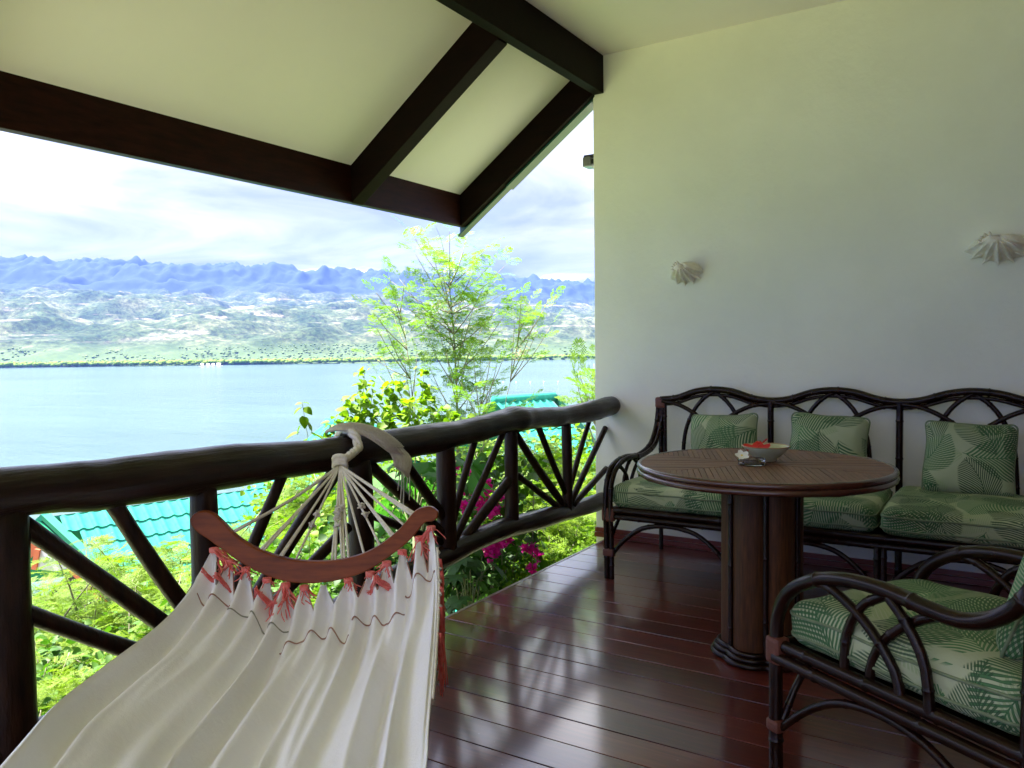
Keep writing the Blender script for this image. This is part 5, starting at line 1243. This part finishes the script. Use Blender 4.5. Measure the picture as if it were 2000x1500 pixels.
feathery_bush('feathery bush seen behind the hammock cords, in front of the turquoise roof', [(430, 1060, 1280), (500, 1000, 1280), (550, 950, 1250), (600, 915, 1240), (670, 915, 1230), (730, 920, 1200)], 4.4, 7.0, 1100, 32, TL, 1.0)
feathery_bush('sunlit yellow-green feathery thicket behind the right railing panels', [(870, 890, 1000), (930, 880, 1000), (1000, 870, 1020), (1060, 850, 1050), (1110, 830, 1080), (1180, 815, 1080)], 5.0, 8.0, 760, 33, TLS, 1.05)
feathery_bush('upright feathery shoots in front of the turquoise roof at the left', [(110, 1010, 1100), (150, 1030, 1110), (200, 1050, 1120)], 5.2, 5.8, 36, 34, TL, 1.05)
# broad-leaved plants
def ovate(L_, W_, fold_=.25, curl=.2, nx=5):
    V = []; F = []
    for i in range(nx+1):
        t = i/nx; wd = W_*.5*(math.sin(PI*t**.75))**.9 if 0 < t < 1 else 0.0004; z = -curl*L_*t*t
        V += [(L_*t, -wd, z+fold_*wd), (L_*t, 0, z), (L_*t, wd, z+fold_*wd)]
    for i in range(nx):
        k = i*3; F += [(k, k+1, k+4, k+3), (k+1, k+2, k+5, k+4)]
    return np.array(V), np.array(F)
OV, OF = ovate(1.0, .78)
def leaf_cloud(root, pos, dirs, sizes, R_, mat, name='foliage', tmpl=(OV, OF), tilt=.5):
    out = []; fo = []
    for k, (p_, d, s_) in enumerate(zip(pos, dirs, sizes)):
        d = d/(np.linalg.norm(d)+1e-9); up = np.array([0, 0, 1.0])+R_.normal(0, tilt, 3); y_ = np.cross(up, d); y_ /= np.linalg.norm(y_)+1e-9; z_ = np.cross(d, y_)
        out.append(tmpl[0] @ (np.stack([d, y_, z_], 0)*s_)+p_); fo.append(tmpl[1]+k*len(tmpl[0]))
    return mesh_np(name, np.vstack(out), np.vstack(fo), M[mat], root)
def leaf_objects(root, pos, dirs, sizes, R_, me, name='leaf', tilt=.5):
    iv = Matrix.Translation(root.location).inverted()
    for p_, d, s_ in zip(pos, dirs, sizes):
        d = d/(np.linalg.norm(d)+1e-9); up = np.array([0, 0, 1.0])+R_.normal(0, tilt, 3); y_ = np.cross(up, d); y_ /= np.linalg.norm(y_)+1e-9; z_ = np.cross(d, y_)
        Mt = Matrix(((d[0]*s_, y_[0]*s_, z_[0]*s_, p_[0]), (d[1]*s_, y_[1]*s_, z_[1]*s_, p_[1]), (d[2]*s_, y_[2]*s_, z_[2]*s_, p_[2]), (0, 0, 0, 1)))
        o = bpy.data.objects.new(name, me); link(o, root); o.matrix_parent_inverse = iv; o.matrix_basis = Mt
def leaf_mesh(tm, mat):
    me = bpy.data.meshes.new('leaf'); me.from_pydata([tuple(v) for v in tm[0]], [], [tuple(int(i) for i in f) for f in tm[1]]); me.update()
    me.polygons.foreach_set('use_smooth', np.ones(len(me.polygons), dtype=bool)); me.materials.append(M[mat]); return me
LM_young = leaf_mesh((OV, OF), 'boug_young'); LM_broad = leaf_mesh((OV, OF), 'boug_leaf'); LM_bright = leaf_mesh((OV, OF), 'bright_leaf')
def palmate(n_l=7, notch=.42):
    V = [(0, 0, 0)]; F = []
    for k in range(n_l):
        a = (-1.15+2.3*k/(n_l-1))*1.15; L_ = 1-.28*abs(k-(n_l-1)/2)/((n_l-1)/2); c, s_ = math.cos(a), math.sin(a)
        w_ = .125; b0 = len(V)
        for t, ww, z in ((.18, .055, .02), (.55, w_, .03), (.80, w_*.62, -.02), (1.0, .004, -.10)):
            for q in (-1, 1): V.append((L_*t*c-q*ww*s_, L_*t*s_+q*ww*c, z*L_))
        F += [(0, b0, b0+1), (b0, b0+2, b0+3, b0+1), (b0+2, b0+4, b0+5, b0+3), (b0+4, b0+6, b0+7, b0+5)]
    return V, F
def palm_leaf_mesh(mat, n_l=7):
    V, F = palmate(n_l); me = bpy.data.meshes.new('leaf'); me.from_pydata(V, [], F); me.update(); me.materials.append(M[mat]); return me
LM_lob = palm_leaf_mesh('lobed'); LM_dk = palm_leaf_mesh('dark_leaf')
# yellow-green bougainvillea shoots above the rail
R_ = np.random.default_rng(41)
bp = at(760, 900, 5.4); root = plant('bougainvillea', bp[0], bp[1], 'bougainvillea with yellow-green upright shoots standing above the railing'); mb = MB(); pos = []; dirs = []; sz = []
shoots = [((715, 850), (712, 725), 5.3), ((690, 850), (688, 780), 5.2), ((735, 860), (728, 765), 5.4), ((760, 860), (757, 745), 5.5), ((790, 860), (776, 755), 5.5), ((812, 860), (829, 722), 5.4), ((842, 860), (838, 760), 5.6), ((770, 870), (745, 800), 5.1), ((820, 870), (800, 790), 5.2), ((865, 860), (862, 800), 5.7), ((700, 880), (672, 812), 5.0), ((655, 880), (652, 826), 5.0), ((880, 860), (888, 812), 5.5), ((745, 880), (770, 815), 5.0), ((905, 850), (915, 822), 5.6)]
for a, b_, D in shoots:
    A_, B2 = at(*a, D), at(*b_, D); g = np.array([A_[0]-.1, A_[1], ground_z(A_[0])]); P = branch(mb, [g, A_, (A_+B2)/2+R_.normal(0, .02, 3), B2], .007, .0015, 5)
    Pn = P[np.linalg.norm(P-B2, axis=1) < np.linalg.norm(A_-B2)*.95]; Pn = Pn[::max(1, len(Pn)//10)]
    for q in Pn:
        for k in range(9):
            an = R_.uniform(0, 2*PI); pos.append(q+R_.normal(0, .026, 3)); dirs.append(np.array([math.cos(an), math.sin(an), R_.uniform(-.9, .2)])); sz.append(R_.uniform(.035, .075))
pos = np.array(pos); order = np.argsort(-pos[:, 2]); pos = pos[order]; dirs = np.array(dirs)[order]; sz = np.array(sz)[order]
nb2 = min(280, len(pos)); half_ = R_.random(nb2) < .55
leaf_objects(root, pos[:nb2][half_], dirs[:nb2][half_], sz[:nb2][half_], R_, LM_young); leaf_objects(root, pos[:nb2][~half_], dirs[:nb2][~half_], sz[:nb2][~half_], R_, LM_bright)
leaf_cloud(root, pos[nb2:], dirs[nb2:], sz[nb2:], R_, 'bright_leaf'); finish(root, mb, 'green_stem')
for ch in root.children:
    if ch.name.startswith('foliage'): ch['kind'] = 'stuff'
# lone shoot
R_ = np.random.default_rng(42); A_, B2 = at(603, 880, 3.9), at(590, 785, 3.9)
root = plant('vine_shoot', A_[0], A_[1], 'single leafy shoot with heart-shaped leaves poking over the rail left of the rope', 'plant'); mb = MB(); g = np.array([A_[0]-.1, A_[1], ground_z(A_[0])]); branch(mb, [g, A_, at(597, 830, 3.9), B2], .004, .0012, 6)
lf = [(590, 796, -.9, .034), (593, 796, .9, .034), (590, 812, .3, .040), (598, 822, 2.6, .030), (600, 826, .6, .030), (588, 830, -.4, .032), (585, 845, -1.9, .045), (606, 846, 1.2, .060), (602, 855, -.4, .055), (610, 862, .4, .045), (590, 788, -1.6, .022), (592, 786, 1.5, .022), (596, 870, -2, .05), (607, 874, 0.9, .05)]
leaf_objects(root, [at(a, b_, 3.9) for a, b_, _, __ in lf], [_r*math.sin(c)+np.array([0, 0, -1])*abs(math.cos(c))*.8-_flat*.25 for _, __, c, ___ in lf], [d*1.7 for *_, d in lf], R_, LM_bright, tilt=.2); finish(root, mb, 'green_stem')
# papaya-like plant behind the rail right of the rope
def lobed_plant(lbl, D, pts, seed, me, base, size, name='lobed_leaf_plant', ang=.35):
    R_ = np.random.default_rng(seed); b0 = at(*base, D); g = np.array([b0[0], b0[1], ground_z(b0[0])]); root = plant(name, b0[0], b0[1], lbl, 'plant'); mb = MB(); branch(mb, [g, (g+b0)/2, b0], .022, .014, 7)
    P_, D_, S_ = [], [], []
    for px, py in pts:
        q = at(px, py, D+R_.normal(0, .18))
        if q[0] > -2.22: q[0] = -2.22-.06*R_.random()
        branch(mb, [b0+np.array([0, 0, R_.uniform(-.25, 0)]), (b0+q)/2+np.array([0, 0, .06]), q], .005, .003, 5)
        o_ = q-b0; o_[2] = 0; o_ /= np.linalg.norm(o_)+1e-6; P_.append(q); D_.append(o_+np.array([0, 0, -ang-R_.random()*.5])-_flat*.4); S_.append(size*R_.uniform(.8, 1.2))
    leaf_objects(root, P_, D_, S_, R_, me, tilt=.35); finish(root, mb, 'green_stem')
lobed_plant('fresh green plant with big lobed leaves behind the rail right of the rope', 4.1, [(768, 905), (790, 925), (812, 905), (835, 918), (850, 945), (775, 950), (800, 965), (825, 970), (760, 975), (845, 905), (815, 940), (870, 925), (888, 945), (905, 900), (780, 1000), (840, 990), (920, 925), (750, 935), (895, 980), (760, 1010), (870, 965), (745, 985), (915, 945)], 51, LM_lob, (810, 1000), .15)
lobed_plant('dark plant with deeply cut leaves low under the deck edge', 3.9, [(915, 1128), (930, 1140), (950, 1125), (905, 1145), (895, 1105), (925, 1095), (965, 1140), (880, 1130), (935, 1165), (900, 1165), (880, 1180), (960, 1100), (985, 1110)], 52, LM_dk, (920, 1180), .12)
# magenta bougainvillea
R_ = np.random.default_rng(43); c0 = at(940, 1010, 4.3); root = plant('bougainvillea', c0[0], c0[1], 'dark green bougainvillea with magenta flowers behind the right railing panels'); mb = MB()
pos = []; dirs = []; sz = []
for k in range(1500):
    px, py = R_.uniform(850, 1060), R_.uniform(890, 1190); D = R_.uniform(4.2, 4.9)
    q = at(px, py, D)
    if q[0] > -2.3: continue
    if px > 990 and py > 1090 and R_.random() < .6: continue
    if py > 1100 and px < 930 and R_.random() < .75: continue
    pos.append(q); a = R_.uniform(0, 2*PI); dirs.append(np.array([math.cos(a), math.sin(a), R_.uniform(-.9, .2)])); sz.append(R_.uniform(.035, .075))
leaf_cloud(root, pos, dirs, sz, R_, 'boug_leaf')['kind'] = 'stuff'
for k in range(16):
    q = at(R_.uniform(870, 1050), R_.uniform(930, 1100), R_.uniform(4.2, 4.8)); g = np.array([c0[0]+R_.normal(0, .1), c0[1]+R_.normal(0, .1), ground_z(c0[0])])
    if q[0] < -2.3: branch(mb, [g, (g+q)/2+R_.normal(0, .1, 3), q], .009, .003, 5)
clusters = [(936, 972, 13), (948, 958, 10), (955, 990, 13), (967, 984, 9), (945, 998, 12), (905, 990, 7), (912, 955, 7), (925, 958, 8), (960, 1000, 7), (985, 1030, 6), (975, 968, 5), (957, 1080, 13), (966, 1070, 6), (975, 1062, 7), (988, 1055, 9), (1030, 1073, 7), (1041, 1072, 6), (1052, 1085, 8), (1038, 1113, 7), (890, 975, 6), (980, 1000, 6), (888, 912, 4), (995, 985, 5), (878, 925, 4), (924, 925, 3), (950, 945, 5)]
for px, py, rr in clusters:
    D = 3.8; q = at(px, py, D)
    while q[0] > -2.28: D += .1; q = at(px, py, D)
    P_, D_, S_ = [], [], []
    rad = rr*1.15/FPX*D
    for k in range(int(14+rr*3)):
        d = R_.normal(0, 1, 3); d /= np.linalg.norm(d); P_.append(q+d*rad*R_.random()*.9); D_.append(d+np.array([0, 0, .3])); S_.append(R_.uniform(.020, .034))
    leaf_cloud(root, P_, D_, S_, R_, 'magenta', 'flower_cluster', tilt=1.0)
finish(root, mb)
# bright ground-cover shrub at the deck corner
R_ = np.random.default_rng(44); c0 = at(1090, 1060, 5.0); root = plant('leafy_shrub', c0[0], c0[1], 'bright green small-leaved shrub beyond the deck corner by the wall'); pos = []; dirs = []; sz = []; mb = MB()
for k in range(5200):
    px = R_.uniform(975, 1185); py = R_.uniform(985, 1150); D = 4.35+1.9*((1150-py)/165)+R_.normal(0, .12)
    q = at(px, py, D)
    if q[0] > -2.25: continue
    pos.append(q); a = R_.uniform(0, 2*PI); dirs.append(np.array([math.cos(a), math.sin(a), R_.uniform(-.5, .5)])); sz.append(R_.uniform(.018, .045))
leaf_cloud(root, pos, dirs, sz, R_, 'bright_leaf', tilt=.7)['kind'] = 'stuff'
for k in range(20):
    q = pos[R_.integers(len(pos))]; g = np.array([q[0], q[1], ground_z(q[0])]); branch(mb, [g, (g+q)/2+R_.normal(0, .08, 3), q], .008, .003, 5)
finish(root, mb)
# deeper shrubs closing the view beneath and behind
def leafy_mass(lbl, region, D0, D1, n, seed, mat, s0, s1, name='leafy_shrub'):
    R_ = np.random.default_rng(seed); reg = np.array(region, float); c = at(float(np.mean(reg[:, 0])), float(np.mean(reg[:, 1:])), (D0+D1)/2); root = plant(name, c[0], c[1], lbl); pos = []; dirs = []; sz = []; mb = MB()
    hubs = []
    for k in range(n//28):
        px = R_.uniform(reg[0, 0], reg[-1, 0]); yt = np.interp(px, reg[:, 0], reg[:, 1]); yb_ = np.interp(px, reg[:, 0], reg[:, 2]); f_ = R_.random(); D = D1+(D0-D1)*f_+R_.normal(0, .15); hubs.append(at(px, yt+(yb_-yt)*f_, D))
    for hq in hubs:
        if hq[0] > -2.5: continue
        g = np.array([hq[0]+R_.normal(0, .1), hq[1]+R_.normal(0, .1), ground_z(hq[0])]); 
        if R_.random() < .3: branch(mb, [g, (g+hq)/2+R_.normal(0, .06, 3), hq], .010, .003, 5)
        for k in range(28):
            q = hq+R_.normal(0, .11, 3)
            if q[0] > -2.26: continue
            a = R_.uniform(0, 2*PI); pos.append(q); dirs.append(np.array([math.cos(a), math.sin(a), R_.uniform(-.7, .3)])); sz.append(R_.uniform(s0, s1))
    leaf_cloud(root, pos, dirs, sz, R_, mat, tilt=.6)['kind'] = 'stuff'; finish(root, mb); return root
leafy_mass('mixed green shrub low behind the left railing post', [(20, 1290, 1520), (200, 1280, 1520), (420, 1210, 1450)], 3.6, 4.6, 4200, 61, 'boug_leaf', .03, .07)
leafy_mass('shaded green shrub behind the hammock bar', [(420, 1120, 1330), (600, 1080, 1330), (760, 1040, 1250)], 3.9, 5.2, 4200, 62, 'boug_leaf', .03, .065)
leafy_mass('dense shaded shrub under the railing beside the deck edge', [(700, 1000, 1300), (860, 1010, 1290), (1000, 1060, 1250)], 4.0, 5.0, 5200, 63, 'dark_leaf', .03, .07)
leafy_mass('green hedge filling the slope behind the magenta bougainvillea', [(520, 960, 1080), (560, 925, 1080), (640, 895, 1060), (800, 890, 1060), (960, 890, 1080), (1100, 860, 1060), (1200, 840, 1060)], 6.0, 8.5, 9000, 64, 'bright_leaf', .035, .08)
leafy_mass('broad green hedge covering the slope below the near bush', [(-150, 1190, 1500), (100, 1170, 1500), (430, 1110, 1420), (650, 1000, 1300)], 5.0, 8.0, 7500, 65, 'boug_leaf', .04, .09)
